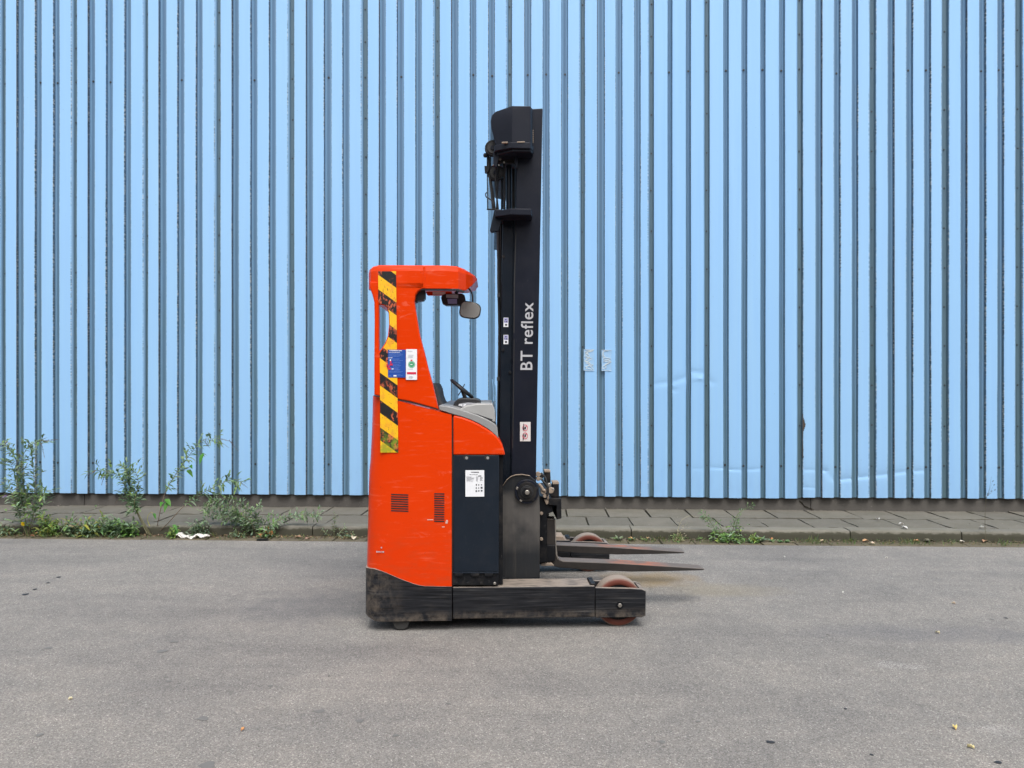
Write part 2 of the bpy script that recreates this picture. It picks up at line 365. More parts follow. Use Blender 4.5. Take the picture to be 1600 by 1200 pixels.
def a_prism(bm, pts, v0, v1):
    a = [bm.verts.new((p[0], v0, p[1])) for p in pts]; b = [bm.verts.new((p[0], v1, p[1])) for p in pts]
    bm.faces.new(a); bm.faces.new(b[::-1])
    n = len(pts)
    for i in range(n): bm.faces.new((a[i], b[i], b[(i+1) % n], a[(i+1) % n]))
def prism(name, pts, v0, v1, mat, parent, b=.004, seg=2):
    bm = bmesh.new(); a_prism(bm, pts, v0, v1)
    o = new(name, bm_mesh(bm, name), mat, parent)
    return bev(o, b, seg) if b else o
def pp(pts, v=0.): return [P(a, b, v) for a, b in pts]
def pprism(name, pts, v0, v1, mat, parent, b=.004, seg=2, vref=None):
    return prism(name, pp(pts, v0 if vref is None else vref), v0, v1, mat, parent, b, seg)
def plate(name, outlines, v0, v1, mat, parent, b=.004, res=2):   # outlines in (u, z), later ones are holes
    cu = bpy.data.curves.new(name, 'CURVE'); cu.dimensions = '2D'; cu.fill_mode = 'BOTH'
    cu.extrude = (v1-v0)/2-b; cu.bevel_depth = b; cu.bevel_resolution = res; cu.offset = -b
    for ol in outlines:
        s = cu.splines.new('POLY'); s.points.add(len(ol)-1); s.use_cyclic_u = True
        for p, q in zip(s.points, ol): p.co = (q[0], q[1], 0, 1)
    t = bpy.data.objects.new('tmp', cu); COL.objects.link(t)
    dg = bpy.context.evaluated_depsgraph_get()
    me = bpy.data.meshes.new_from_object(t.evaluated_get(dg)); bpy.data.objects.remove(t)
    for vx in me.vertices:
        x, y, z = vx.co; vx.co = (x, (v0+v1)/2-z, y)
    me.materials.clear(); smooth(me, 40)
    return new(name, me, mat, parent)
def a_cyl(bm, c, r, axis, length, n=24, r2=None, closed=True):   # centre of first face, axis vector
    axis = Vector(axis).normalized(); q = axis.to_track_quat('Z', 'Y'); c = Vector(c)
    r2 = r if r2 is None else r2
    A = [bm.verts.new(c+q @ Vector((r*math.cos(2*math.pi*i/n), r*math.sin(2*math.pi*i/n), 0))) for i in range(n)]
    B = [bm.verts.new(c+q @ Vector((r2*math.cos(2*math.pi*i/n), r2*math.sin(2*math.pi*i/n), length))) for i in range(n)]
    for i in range(n): bm.faces.new((A[i], A[(i+1) % n], B[(i+1) % n], B[i]))
    if closed: bm.faces.new(A[::-1]); bm.faces.new(B)
def cyl(name, c, r, axis, length, mat, parent, n=24, b=.0015, r2=None):
    bm = bmesh.new(); a_cyl(bm, c, r, axis, length, n, r2); o = new(name, bm_mesh(bm, name), mat, parent)
    return bev(o, b) if b else o
def smooth_path(pts, k=6):
    pts = [Vector(p) for p in pts]
    if len(pts) < 3: return pts
    P_ = [pts[0]*2-pts[1]]+pts+[pts[-1]*2-pts[-2]]; out = []
    for i in range(1, len(P_)-2):
        a, b, c, d = P_[i-1:i+3]
        for j in range(k):
            t = j/k; out.append(.5*((2*b)+(c-a)*t+(2*a-5*b+4*c-d)*t*t+(3*b-a-3*c+d)*t**3))
    out.append(pts[-1]); return out
def a_tube(bm, pts, r, n=8, taper=None):
    pts = [Vector(p) for p in pts]; rings = []; up = None
    for i, p in enumerate(pts):
        d = (pts[min(i+1, len(pts)-1)]-pts[max(i-1, 0)]).normalized()
        if up is None: up = d.orthogonal().normalized()
        up = (up-d*up.dot(d)).normalized(); s = d.cross(up)
        rr = r if taper is None else r+(taper-r)*i/(len(pts)-1)
        rings.append([bm.verts.new(p+(up*math.cos(2*math.pi*k/n)+s*math.sin(2*math.pi*k/n))*rr) for k in range(n)])
    for a, b in zip(rings, rings[1:]):
        for k in range(n): bm.faces.new((a[k], a[(k+1) % n], b[(k+1) % n], b[k]))
    bm.faces.new(rings[0][::-1]); bm.faces.new(rings[-1])
def tube(name, pts, r, mat, parent, n=10, sm=True, taper=None):
    bm = bmesh.new(); a_tube(bm, smooth_path(pts) if sm else pts, r, n, taper); return new(name, bm_mesh(bm, name, 60), mat, parent)
def ptube(name, px, v, r, mat, parent, sm=True):   # px list of (x, y[, v])
    pts = []
    for q in px:
        vv = q[2] if len(q) > 2 else v; u, z = P(q[0], q[1], vv); pts.append((u, vv, z))
    return tube(name, pts, r, mat, parent, 10, sm)
def arc_corner(c, p, q, r, n=6):   # rounded corner at c between p and q
    c, p, q = Vector(c), Vector(p), Vector(q); d1 = (p-c).normalized(); d2 = (q-c).normalized()
    ang = d1.angle(d2); k = r/math.tan(ang/2); k = min(k, (p-c).length*.49, (q-c).length*.49)
    a, b = c+d1*k, c+d2*k; out = []
    for i in range(n+1):
        t = i/n; out.append(tuple((a*(1-t)+c*t)*(1-t)+(c*(1-t)+b*t)*t))
    return out
def rpoly(pts, r, n=5):
    out = []; m = len(pts)
    for i in range(m):
        rr = r[i] if isinstance(r, (list, tuple)) else r
        if rr <= 0: out.append(tuple(pts[i]))
        else: out += arc_corner(pts[i], pts[i-1], pts[(i+1) % m], rr, n)
    return out
def loft(name, rings, mat, parent, cap=True, ang=35):
    bm = bmesh.new(); RR = [[bm.verts.new(p) for p in r] for r in rings]; n = len(rings[0])
    for a, b in zip(RR, RR[1:]):
        for i in range(n): bm.faces.new((a[i], a[(i+1) % n], b[(i+1) % n], b[i]))
    if cap: bm.faces.new(RR[0][::-1]); bm.faces.new(RR[-1])
    bmesh.ops.triangulate(bm, faces=[f for f in bm.faces if len(f.verts) > 4])
    return new(name, bm_mesh(bm, name, ang), mat, parent)
def text_mesh(txt, size):
    cu = bpy.data.curves.new('lettering', 'FONT'); cu.body = txt; cu.size = size; cu.extrude = .0006; cu.offset = size*.008; cu.space_character = 1.06
    t = bpy.data.objects.new('tmp', cu); COL.objects.link(t)
    dg = bpy.context.evaluated_depsgraph_get(); me = bpy.data.meshes.new_from_object(t.evaluated_get(dg)); bpy.data.objects.remove(t)
    me.materials.clear(); return me

# ================================================================== SETTING
rz = (0, 0, -AS)
def sheet(name, x0, x1, y0, y1, z, mat, kind='structure'):
    bm = bmesh.new(); bm.faces.new([bm.verts.new(q) for q in ((x0, y0, z), (x1, y0, z), (x1, y1, z), (x0, y1, z))])
    me = bm_mesh(bm, name); o = new(name, me, mat, rot=rz); tag(o, kind=kind); return o
Y_GUT, Y_KERB, Y_SLAB, Y_PL, Y_CREST, Z_P = 6.405, 6.620, 6.785, 7.715, 7.66, .093
XL, XR = -13.0, 13.0
sheet('ground', -300, 300, -300, 300, -.06, M['groundm'])
sheet('road', -40, 40, -30, Y_GUT+.01, 0, M['asphalt'])

# gutter stones
gb = tag(box('gutter', XL, XR, Y_GUT+.012, Y_KERB+.05, -.055, -.008, M['soil'], None, 0), kind='structure'); gb.rotation_euler = rz
meshes = []
for k in range(4):
    bm = bmesh.new(); a_box(bm, -.147, .147, -.098, .098, -.03, .0)
    bmesh.ops.bevel(bm, geom=list(bm.edges), offset=.006, segments=1, affect='EDGES')
    for v_ in bm.verts: v_.co += Vector((random.uniform(-.003, .003), random.uniform(-.003, .003), random.uniform(-.002, .002)))
    meshes.append(bm_mesh(bm, 'gutter_stone'))
x = -9.0; k = 0
while x < 9:
    o = new('gutter_stone', random.choice(meshes), M['gutter'], gb, (x, (Y_GUT+Y_KERB)/2+.006, random.uniform(-.003, .004)), (random.uniform(-.02, .02), random.uniform(-.01, .01), random.uniform(-.01, .01)))
    x += .302; k += 1
# kerb
kb = tag(box('kerb', XL, XR, Y_KERB+.02, Y_SLAB-.015, -.08, Z_P-.03, M['soil'], None, 0), kind='structure'); kb.rotation_euler = rz
meshes = []
for k in range(4):
    bm = bmesh.new()
    n = 12
    xs = [-.498+.996*i/n for i in range(n+1)]
    prof = [(0, -.06), (0, .0), (.002, .05), (.004, .078), (.014, .092), (.08, .094), (.16, .092), (.16, -.06)]
    rows = [[bm.verts.new((x_, py_+random.uniform(-.003, .003), pz_+random.uniform(-.002, .002))) for py_, pz_ in prof] for x_ in xs]
    for a, b in zip(rows, rows[1:]):
        for i in range(len(prof)-1): bm.faces.new((a[i], a[i+1], b[i+1], b[i]))
    bm.faces.new(rows[0]); bm.faces.new(rows[-1][::-1])
    meshes.append(bm_mesh(bm, 'kerb_stone', 50))
x = -9.7
while x < 10:
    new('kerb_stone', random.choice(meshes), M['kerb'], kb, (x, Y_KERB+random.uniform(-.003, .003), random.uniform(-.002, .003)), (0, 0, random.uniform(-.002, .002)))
    x += 1.006
# pavement slabs
pv = tag(box('pavement', XL, XR, Y_SLAB, Y_PL+.02, -.08, Z_P-.030, M['soil'], None, 0), kind='structure'); pv.rotation_euler = rz
PW = .427
def slab_mesh(dy):
    bm = bmesh.new(); nx, ny = 5, 5; gx_ = random.uniform(.006, .011)
    g_ = [[bm.verts.new((-PW/2+gx_+(PW-2*gx_)*i/nx, (dy-.017)*j/ny+.0085, random.uniform(-.0015, .0015) - (random.uniform(.001, .008) if i in (0, nx) or j in (0, ny) else 0))) for j in range(ny+1)] for i in range(nx+1)]
    for i in range(nx):
        for j in range(ny): bm.faces.new((g_[i][j], g_[i+1][j], g_[i+1][j+1], g_[i][j+1]))
    be = [e for e in bm.edges if e.is_boundary]
    r_ = bmesh.ops.extrude_edge_only(bm, edges=be)
    for v_ in [q for q in r_['geom'] if isinstance(q, bmesh.types.BMVert)]: v_.co.z -= .04
    return bm_mesh(bm, 'paving_slab', 50)
ymid = 7.243
for y0, y1, refpx, refpy in ((Y_SLAB, ymid, 985, 814), (ymid, Y_PL, 1011, 800)):
    ms = [slab_mesh(y1-y0) for _ in range(4)]
    xr = Sg(refpx, refpy, Z_P).x
    x = xr+PW/2-PW*24
    while x < 9.6:
        o = new('paving_slab', random.choice(ms), M['slab'], pv, (x+random.uniform(-.002, .002), y0, Z_P+random.uniform(-.003, .002)), (random.uniform(-.005, .005), random.uniform(-.006, .006), random.uniform(-.005, .005)))
        x += PW

# ------------------------------------------------------------------ warehouse
wh = new('warehouse', None, rot=rz); tag(wh, 'warehouse with vertical pale blue ribbed metal cladding behind the red truck', 'building')
box('wall_core', XL, XR, Y_CREST+.12, 24, .05, 7.6, M['core'], wh, 0)
box('roof', XL-.1, XR+.1, Y_CREST-.06, 24.1, 7.605, 7.72, M['roofm'], wh, .01)
# plinth in cast lengths
x = XL; segs = [-9.3, -5.1, -1.1, S(1252, 790, Y_PL).x+.10, 7.2, XR]
for xe in segs:
    bm = bmesh.new(); n = 40
    prof = [(0, -.1), (.0, .30), (.2, .30), (.2, -.1)]
    vsr = []
    for i in range(n+1):
        xx = x+.003+(xe-x-.006)*i/n
        vsr.append([bm.verts.new((xx, Y_PL+a+(random.uniform(-.004, .004) if a == 0 else 0), b)) for a, b in prof])
    for a, b in zip(vsr, vsr[1:]):
        for i in range(4): bm.faces.new((a[i], a[(i+1) % 4], b[(i+1) % 4], b[i]))
    bm.faces.new(vsr[0]); bm.faces.new(vsr[-1][::-1])
    new('plinth', bm_mesh(bm, 'plinth'), M['plinth'], wh); x = xe
# crack and broken corner patch in the plinth
bm = bmesh.new()
c0 = [S(a, b, Y_PL-.006) for a, b in ((1249, 783), (1254, 787), (1257, 791), (1262, 793), (1271, 796))]
for a, b, w_ in zip(c0, c0[1:], (.018, .014, .012, .006)):
    a_box(bm, 0, 1, 0, .004, -.5, .5); vv = bm.verts[-8:] if False else list(bm.verts)[-8:]
    for q in vv:
        t = q.co.x; c_ = a.lerp(b, t); q.co = Vector((c_.x, c_.y+q.co.y, c_.z+q.co.z*w_))
new('crack', bm_mesh(bm, 'crack'), M['soil'], wh)

G_J = [(1, 9), (113, 120), (225, 231.5), (337, 344.5), (451, 460), (566, 574.5), (679, 687), (793, 800), (907, 914), (1014.5, 1022), (1101, 1109), (1246.5, 1255), (1360, 1369), (1473, 1483), (1588, 1598)]
G_N = [(26, 37), (54.5, 65), (83, 93), (137, 148), (165, 176), (194, 204.5), (248, 260), (277, 288), (306, 316.5), (362, 373), (391, 402), (420, 431), (478, 489), (506, 518), (535, 546),
       (592, 602.5), (620, 631), (649, 659), (705, 716), (734, 744), (763, 773), (819.5, 830), (848, 858.5), (877, 887.5), (933, 945), (962, 972.5), (991, 1001), (1043, 1051), (1071.5, 1080),
       (1130, 1139), (1158.5, 1168), (1188, 1196.5), (1217, 1227), (1274, 1285), (1303, 1313.5), (1331, 1341), (1387, 1397.5), (1416, 1427), (1444, 1455), (1501, 1511.5), (1530, 1541), (1558.5, 1569)]
gx = sorted([(S(a, 600, Y_CREST).x, S(b, 600, Y_CREST).x, 1, a) for a, b in G_J]+[(S(a, 600, Y_CREST).x, S(b, 600, Y_CREST).x, 0, a) for a, b in G_N])
per = .2
lo = gx[0][0]; hi = gx[-1][0]
for i in range(1, 38):
    gx.append((lo-i*per, lo-i*per+.074, 1 if i % 4 == 0 else 0, -99)); gx.append((hi+i*per, hi+i*per+.074, 1 if i % 4 == 0 else 0, 9999))
gx = sorted(q for q in gx if XL+.1 < q[0] < XR-.2)
ZB, ZT = .231, 7.6
zrows = [ZB+.012*i for i in range(16)]
while zrows[-1] < .95: zrows.append(zrows[-1]+.013)
while zrows[-1] < 1.75: zrows.append(zrows[-1]+.025)
while zrows[-1] < ZT-.3: zrows.append(zrows[-1]+.25)
zrows.append(ZT)
# creases and dents: (px0, py0, px1, py1, depth, width)
CR = [(1255, 735, 1274, 735, .006, .03), (1283, 735.5, 1289, 736, .010, .04), (1289, 736, 1302, 750, .010, .04), (1313, 750, 1331, 748, .011, .045), (1341, 747, 1360, 744.5, .011, .045), (1369, 744, 1387, 741.5, .010, .045),
      (1397, 740, 1416, 737.5, .009, .04), (1427, 737, 1444, 736, .008, .035), (1109, 731, 1130, 732, .006, .022), (1139, 734, 1158, 735, .007, .022), (1168, 735, 1188, 733, .006, .022), (1080, 733, 1100, 733, .003, .02),
      (1022, 552, 1043, 554, .006, .02), (1022, 602, 1043, 598, .009, .025), (1051, 598, 1072, 590, .012, .025), (1080, 582, 1101, 584, .013, .02), (1080, 594, 1101, 591, -.010, .012), (1109, 596, 1118, 602, .012, .025), (1051, 611, 1058, 612, .016, .012),
      (1255, 762, 1272, 763, .005, .02), (1255, 660, 1262, 700, .004, .02)]
CRS = []
for a, b, c, d, e, f in CR:
    p, q = S(a, b, Y_CREST), S(c, d, Y_CREST); CRS.append((p.x, p.z, q.x, q.z, e, f))
def dent(x, z):
    o = 0
    for x0, z0, x1, z1, d, w_ in CRS:
        if x < x0-.01 or x > x1+.01: continue
        t = min(1, max(0, (x-x0)/(x1-x0))); zc = z0+(z1-z0)*t; q = z-zc
        o += d*(math.exp(-q/w_*1.0) if q > 0 else math.exp(q/(w_*.35)))
    # vertical buckle on a rib beside the replaced panel
    return o
BUCK = S(1075, 605, Y_CREST)
js = [i for i, q in enumerate(gx) if q[2]]
bounds = [None]+js+[None]
sheets_info = []
for si in range(len(bounds)-1):
    i0, i1 = bounds[si], bounds[si+1]
    xs0 = XL if i0 is None else (gx[i0][0]*.4+gx[i0][1]*.6)-.012
    xs1 = XR if i1 is None else (gx[i1][0]*.4+gx[i1][1]*.6)+.012
    gs = gx[(0 if i0 is None else i0+1):(len(gx) if i1 is None else i1)]
    cols = []       # (x, depth, tone, edge, dirt)
    newp = 1014 <= (gx[i0][3] if i0 is not None else 0) <= 1245
    D = .034 if newp else .036
    jd = .85
    def crest(xa, xb):
        n = 4
        cols.append((xa, .001, 0, 0 if newp else .9, 0)); cols.append((xa+.006, 0, 0, .0, 0))
        for k in range(1, n): cols.append((xa+(xb-xa)*k/n, -.0006 if k in (2,) else -.0003, 0, 0, 0))
        cols.append((xb-.006, 0, 0, 0, 0)); cols.append((xb, .001, 0, 0 if newp else .9, 0))
    if i0 is not None:
        ge = gx[i0][1]
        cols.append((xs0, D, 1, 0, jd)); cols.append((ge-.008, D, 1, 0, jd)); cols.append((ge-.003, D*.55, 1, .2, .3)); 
        prev = ge
    else: prev = xs0
    for (ga, gb_, _, _) in gs:
        crest(prev, ga)
        r1 = .012 if newp else .005
        cols.append((ga+r1*.35, .010, 1, .25 if newp else .95, 0)); cols.append((ga+r1, D*.85, 1, 0, 0)); cols.append((ga+r1+.006, D, .58 if not newp else .7, 0, 0))  # paler tone at the groove foot paints the light line along the bend
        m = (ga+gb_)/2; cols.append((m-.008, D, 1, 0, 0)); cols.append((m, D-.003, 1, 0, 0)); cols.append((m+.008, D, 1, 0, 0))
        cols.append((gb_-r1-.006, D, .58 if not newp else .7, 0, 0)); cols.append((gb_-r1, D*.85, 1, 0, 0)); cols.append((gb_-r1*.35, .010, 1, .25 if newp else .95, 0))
        prev = gb_
    if i1 is not None:
        ga = gx[i1][0]; crest(prev, ga-.014)
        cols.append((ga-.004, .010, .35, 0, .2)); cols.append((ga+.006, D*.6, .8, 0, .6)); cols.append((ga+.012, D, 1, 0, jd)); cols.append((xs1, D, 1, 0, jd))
    else: crest(prev, xs1)
    yo = Y_CREST-(.003 if si % 2 else 0); zo = random.uniform(-.004, .004) - (.004 if newp else 0)
    bm = bmesh.new(); la = bm.verts.layers.float_vector.new('tone'); grid = []
    seed = si*3.7
    for z in zrows:
        row = []
        for (x_, d_, tn, ed, dr) in cols:
            wob = (noise.noise(Vector((x_*1.3, z*.6, seed)))*.0035+noise.noise(Vector((x_*5, z*1.7, seed)))*.0014)
            dd = dent(x_, z) if tn < .2 else dent(x_, z)*.25
            xo = noise.noise(Vector((x_*.5, z*.8, seed+9)))*.002
            if BUCK.x-.03 < x_ < BUCK.x+.06 and abs(z-BUCK.z) < .35 and tn >= .2: xo += .008*math.exp(-((z-BUCK.z-.05)/.11)**2)
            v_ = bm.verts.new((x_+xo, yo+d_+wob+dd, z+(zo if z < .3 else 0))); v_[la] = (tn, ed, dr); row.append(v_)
        grid.append(row)
    for a, b in zip(grid, grid[1:]):
        for i in range(len(cols)-1): bm.faces.new((a[i], a[i+1], b[i+1], b[i]))
    me = bpy.data.meshes.new('cladding_sheet'); bm.to_mesh(me); bm.free(); smooth(me, 28)
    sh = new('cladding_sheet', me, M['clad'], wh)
    if newp: sh['label'] = 'replacement sheet, newer and brighter blue with dents'
    # screws with washers
    bm = bmesh.new(); flo = yo+D
    def screw(xc, z, r=.0055):
        r *= 1.3
        a_cyl(bm, (xc, flo-.002, z), r*1.5, (0, -1, 0), .002, 10); a_cyl(bm, (xc, flo-.004, z), r, (0, -1, 0), .005, 6)
    if i1 is not None:
        xc = gx[i1][0]*.5+gx[i1][1]*.5
        for py in (8, 60, 115, 180, 241, 300, 362, 422, 482, 541, 602, 664, 726): screw(xc+random.uniform(-.004, .004), S(800, py, Y_CREST).z+random.uniform(-.008, .008), .0045)
    for k, (ga, gb_, _, pxx) in enumerate(gs):
        if k % 2 == 1 or newp or random.random() < .12:
            for py in ((115, 726) if pxx < 1240 else (120, 728)): screw((ga+gb_)/2+random.uniform(-.006, .006), S(800, py, Y_CREST).z+random.uniform(-.01, .01), .006)
    if len(bm.verts): tag(new('screws', bm_mesh(bm, 'screws'), M['screw'], sh), kind='stuff')
    else: bm.free()
    # rusty lap strip on the first rib after the joint (left half) 
    if gs and not newp and i0 is not None:
        gsel = gs[0]; left = gsel[0] < .9
        ga = gsel[0] if left else gsel[1]
        bm = bmesh.new(); z = ZB
        while z < ZT-.02:
            wd = .0022+.0016*noise.noise(Vector((z*3, seed, 0))); s_ = 1 if left else -1
            a_box(bm, min(ga, ga+s_*wd*1.6), max(ga, ga+s_*wd*1.6), yo-.0015, yo+.006, z, min(z+.12, ZT)-.0006); z += .12
        new('lap_edge', bm_mesh(bm, 'lap_edge'), M['rustm'], sh)
# strips of old clear adhesive tape
for (a, b, c, d) in ((912, 546, 928.5, 579), (940, 547, 955.5, 579)):
    p, q = S(a, d, Y_CREST-.006), S(c, b, Y_CREST-.006)
    bm = bmesh.new(); n, m_ = 4, 8
    g_ = [[bm.verts.new((p.x+(q.x-p.x)*i/n+random.uniform(-.002, .002), Y_CREST-.006+random.uniform(-.002, .0015), p.z+(q.z-p.z)*j/m_)) for j in range(m_+1)] for i in range(n+1)]
    for i in range(n):
        for j in range(m_): bm.faces.new((g_[i][j], g_[i+1][j], g_[i+1][j+1], g_[i][j+1]))
    o = new('adhesive_tape', bm_mesh(bm, 'adhesive_tape', 10), M['cleartape'], wh)
    bm = bmesh.new()
    for k in range(3 if a < 930 else 2):
        n_ = random.randint(9, 15); pts = [(p.x+(q.x-p.x)*random.uniform(.06, .94), Y_CREST-.0085, q.z-(q.z-p.z)*(j+random.random()*.6)/n_) for j in range(n_)]
        a_tube(bm, smooth_path(pts, 3), .0026, 4)
    for x0_, x1_, z_ in ((p.x, q.x, p.z), (p.x, q.x, q.z)): a_tube(bm, [(x0_, Y_CREST-.008, z_+random.uniform(-.003, .003)), ((x0_+x1_)/2, Y_CREST-.008, z_), (x1_, Y_CREST-.008, z_+random.uniform(-.003, .003))], .002, 4)
    tag(new('tape_creases', bm_mesh(bm, 'tape_creases'), M['crease'], o), kind='stuff')
# rust bitten edge on the sheet right of the replaced panel
bm = bmesh.new()
for py in range(648, 716, 3):
    p = S(1254.5, py, Y_CREST-.004); wv = .002+.010*abs(noise.noise(Vector((py*.31, 2, 0))))+(.022*math.sin((py-650)/27*math.pi)**2 if 650 < py < 677 else 0)
    a_box(bm, p.x-.004, p.x+wv, p.y-.0008*random.random(), p.y+.002, p.z-.0105, p.z+.0100)
new('rust_patch', bm_mesh(bm, 'rust_patch'), M['rustm'], wh)

# unseen low brick building added behind the camera so low parts reflect dark
op = box('added_brick_building', -40, 40, -22, -9.5, -.05, 6.2, M['brick'], None, 0); op.rotation_euler = rz
tag(op, 'unseen long low dark brick building added across the road to darken low reflections', 'building')

# ================================================================== REACH TRUCK
tk = new('reach_truck', None, loc=TO, rot=(0, 0, AT))
tag(tk, 'orange-red reach truck with tall black mast and forks, parked before the blue wall', 'forklift')
W = 1.40
def ring(ur, uf, v0, v1, r, zf, n=8):
    pts = rpoly([(uf, v0), (ur, v0), (ur, v1), (uf, v1)], [.008, r, r, .008], n)
    return [(a, b, zf(a) if callable(zf) else zf) for a, b in pts]
# ---- lower body (orange)
UF = PU(706)
def ztop(u):
    pts = [P(570, 617), P(583, 619), P(640, 628), P(684, 640), P(706, 648)]
    for a, b in zip(pts, pts[1:]):
        if u <= b[0]: return a[1]+(b[1]-a[1])*(u-a[0])/(b[0]-a[0])-.0015
    return pts[-1][1]-.0015
rings = []
for py, px in ((917, 574), (905, 573.6), (870, 574.2), (800, 576), (760, 576.8), (738, 577.5), (722, 579.2), (700, 580.4), (675, 581.6), (652, 582.4)):
    rings.append(ring(PU(px, .13), UF, 0, W, .14, PZ(py)))
rings.append([(a, b, ztop(a)) for a, b, _ in ring(PU(583, .13), UF, 0, W, .14, 0)])
lb = loft('lower_body', rings, M['orange'], tk, ang=30); bev(lb, .002)
# ---- bumper wrap (scuffed black steel)
def wrap(name, path, zb, zt, th, mat, parent):
    bm = bmesh.new(); n = len(path); cols = []
    for i, p in enumerate(path):
        a, b = Vector(path[max(i-1, 0)]), Vector(path[min(i+1, n-1)]); d = (b-a).normalized(); nn = Vector((d.y, -d.x))
        c = Vector(p)
        z0, z1 = zb(i), zt(i); o = []
        for off, z in ((-th*.6, z0), (th*.35, z0), (th, z0+.02), (th, z1-.008), (th*.6, z1), (-th*.6, z1)):
            q = c+nn*off; o.append(bm.verts.new((q.x, q.y, z)))
        cols.append(o)
    for a, b in zip(cols, cols[1:]):
        for i in range(6): bm.faces.new((a[i], a[(i+1) % 6], b[(i+1) % 6], b[i]))
    bm.faces.new(cols[0]); bm.faces.new(cols[-1][::-1])
    return new(name, bm_mesh(bm, name, 30), mat, parent)
ur = PU(574, .1)
path = [p for p in rpoly([(UF, 0), (ur, 0), (ur, W), (UF, W)], [0, .10, .10, 0], 10)]
# path runs from near front to far front; refine the straight near side
dense = []
for a, b in zip(path, path[1:]):
    k = max(1, int((Vector(b)-Vector(a)).length/.03))
    for j in range(k): dense.append(tuple(Vector(a).lerp(Vector(b), j/k)))
dense.append(path[-1])
def side_top(u):
    pts = [P(570, 890), P(584, 888.5), P(600, 893), P(625, 904), P(650, 913), P(662, 915.5), P(720, 916.5)]
    for a, b in zip(pts, pts[1:]):
        if u <= b[0]: return a[1]+(b[1]-a[1])*(u-a[0])/(b[0]-a[0])
    return pts[-1][1]
zb0 = PZ(968.5)
bp = wrap('bumper', [(a, b) for a, b in dense], lambda i: zb0+(.03*max(0, 1-(dense[i][0]-ur)/.07) if dense[i][0] < ur+.07 else 0), lambda i: side_top(dense[i][0]), .012, M['bumper'], tk)
rings = [ring(PU(577, .1), UF, .012, W-.012, .08, PZ(966)), ring(PU(576, .1), UF, .012, W-.012, .08, PZ(916))]
loft('chassis_pan', rings, M['dark'], tk)
# ---- upper cab side panel with window slot
outer = pp([(584.5, 617), (584.5, 560), (585, 500), (584.5, 472), (581.5, 460), (577.5, 450), (577.5, 440), (664, 440), (664, 451), (659, 451.5), (653.5, 454.5), (649.5, 460), (647.5, 470), (650, 488), (656, 524), (663, 550), (669, 575), (676, 600), (685, 639.5), (640, 627.2), (600, 620.5)])
slot = pp([(592, 475.5), (600, 477.5), (604.5, 481), (607, 490), (607.6, 507), (606, 524), (601.5, 536), (595, 546), (591.8, 549)])
slot = slot[::-1]
plate('cab_side_panel', [outer, slot], 0, .05, M['orange'], tk, .008, 3)
for a, b in (((584, 618.4), (600, 621.2)), ((600, 621.2), (640, 628.2)), ((640, 628.2), (685, 640.2))): pprism('panel_seam', [(a[0], a[1]-.9), (b[0], b[1]-.9), (b[0], b[1]+.7), (a[0], a[1]+.7)], -.0005, .02, M['rubber'], lb, 0)
# rear wall of the cab below and above its wide window, far rear post
ub = PU(585, .05)
bx0, bx1 = ub, ub+.045
zw0, zw1 = P(592, 549)[1], P(592, 474)[1]
box('rear_panel', bx0, bx1, .052, W-.02, P(585, 617)[1]+.001, zw0-.005, M['orange'], tk, .006)
box('rear_header', bx0, bx1, .052, W-.12, zw1+.01, PZ(421), M['orange'], tk, .006)
prism('far_post', [(ub, PZ(617)+.001), (ub+.15, PZ(620)+.001), (ub+.10, PZ(421)), (ub, PZ(421))], W-.07, W-.02, M['orange'], tk, .006)
# ---- roof: deep rim with overhanging front visor
zt_, zb_ = PZ(414.5), PZ(451.5)
plan = []
urf = PU(577, .1)
tipu, tipv = PU(745.5, .28), .28
ctrl = [(PU(664), 0, zb_, zt_), (PU(640), 0, zb_, zt_), (PU(600), 0, zb_, zt_), (urf+.06, .001, zb_, zt_), (urf+.022, .02, zb_, zt_-.006), (urf+.004, .055, zb_, zt_-.012), (urf, .10, zb_, zt_-.014),
        (urf, .35, zb_+.07, zt_-.008), (urf, .9, zb_+.10, zt_-.005), (urf+.01, 1.06, zb_+.10, zt_-.005), (urf+.07, 1.12, zb_+.11, zt_-.005), (PU(640), 1.13, zb_+.115, zt_-.004), (PU(700), 1.12, zb_+.115, zt_-.006),
        (PU(725), 1.05, zb_+.11, zt_-.015), (PU(738), .90, zb_+.105, zt_-.02), (PU(745), .65, zb_+.10, zt_-.026), (tipu, .40, zb_+.095, zt_-.03), (tipu, tipv, zb_+.088, zt_-.032), (PU(743, .2), .20, zb_+.07, zt_-.028),
        (PU(737, .12), .13, zb_+.035, zt_-.020), (PU(728, .06), .06, zb_-.002, zt_-.010), (PU(716), .01, zb_-.002, zt_-.003), (PU(700), 0, zb_+.0, zt_)]
bm = bmesh.new(); n = len(ctrl); cx, cy = sum(c[0] for c in ctrl)/n, sum(c[1] for c in ctrl)/n
def inset(c, d):
    v_ = Vector((cx-c[0], cy-c[1])); L = v_.length
    ax = 1 if c[0] < cx else -1
    return (c[0]+v_.x/L*d, c[1]+v_.y/L*d)
def ring_of(fn): return [bm.verts.new(fn(c)) for c in ctrl]
r0 = ring_of(lambda c: (c[0], c[1], c[2])); r1 = ring_of(lambda c: (c[0], c[1], c[2]+(c[3]-c[2])*.75))
r2 = ring_of(lambda c: (*inset(c, .006), c[3]-(c[3]-c[2])*.08)); r3 = ring_of(lambda c: (*inset(c, .02), c[3])); r4 = ring_of(lambda c: (*inset(c, .12), c[3]+.003))
ri = ring_of(lambda c: (*inset(c, .035), c[2]+.002)); rj = ring_of(lambda c: (*inset(c, .05), max(c[2]+.004, zb_+.105)))
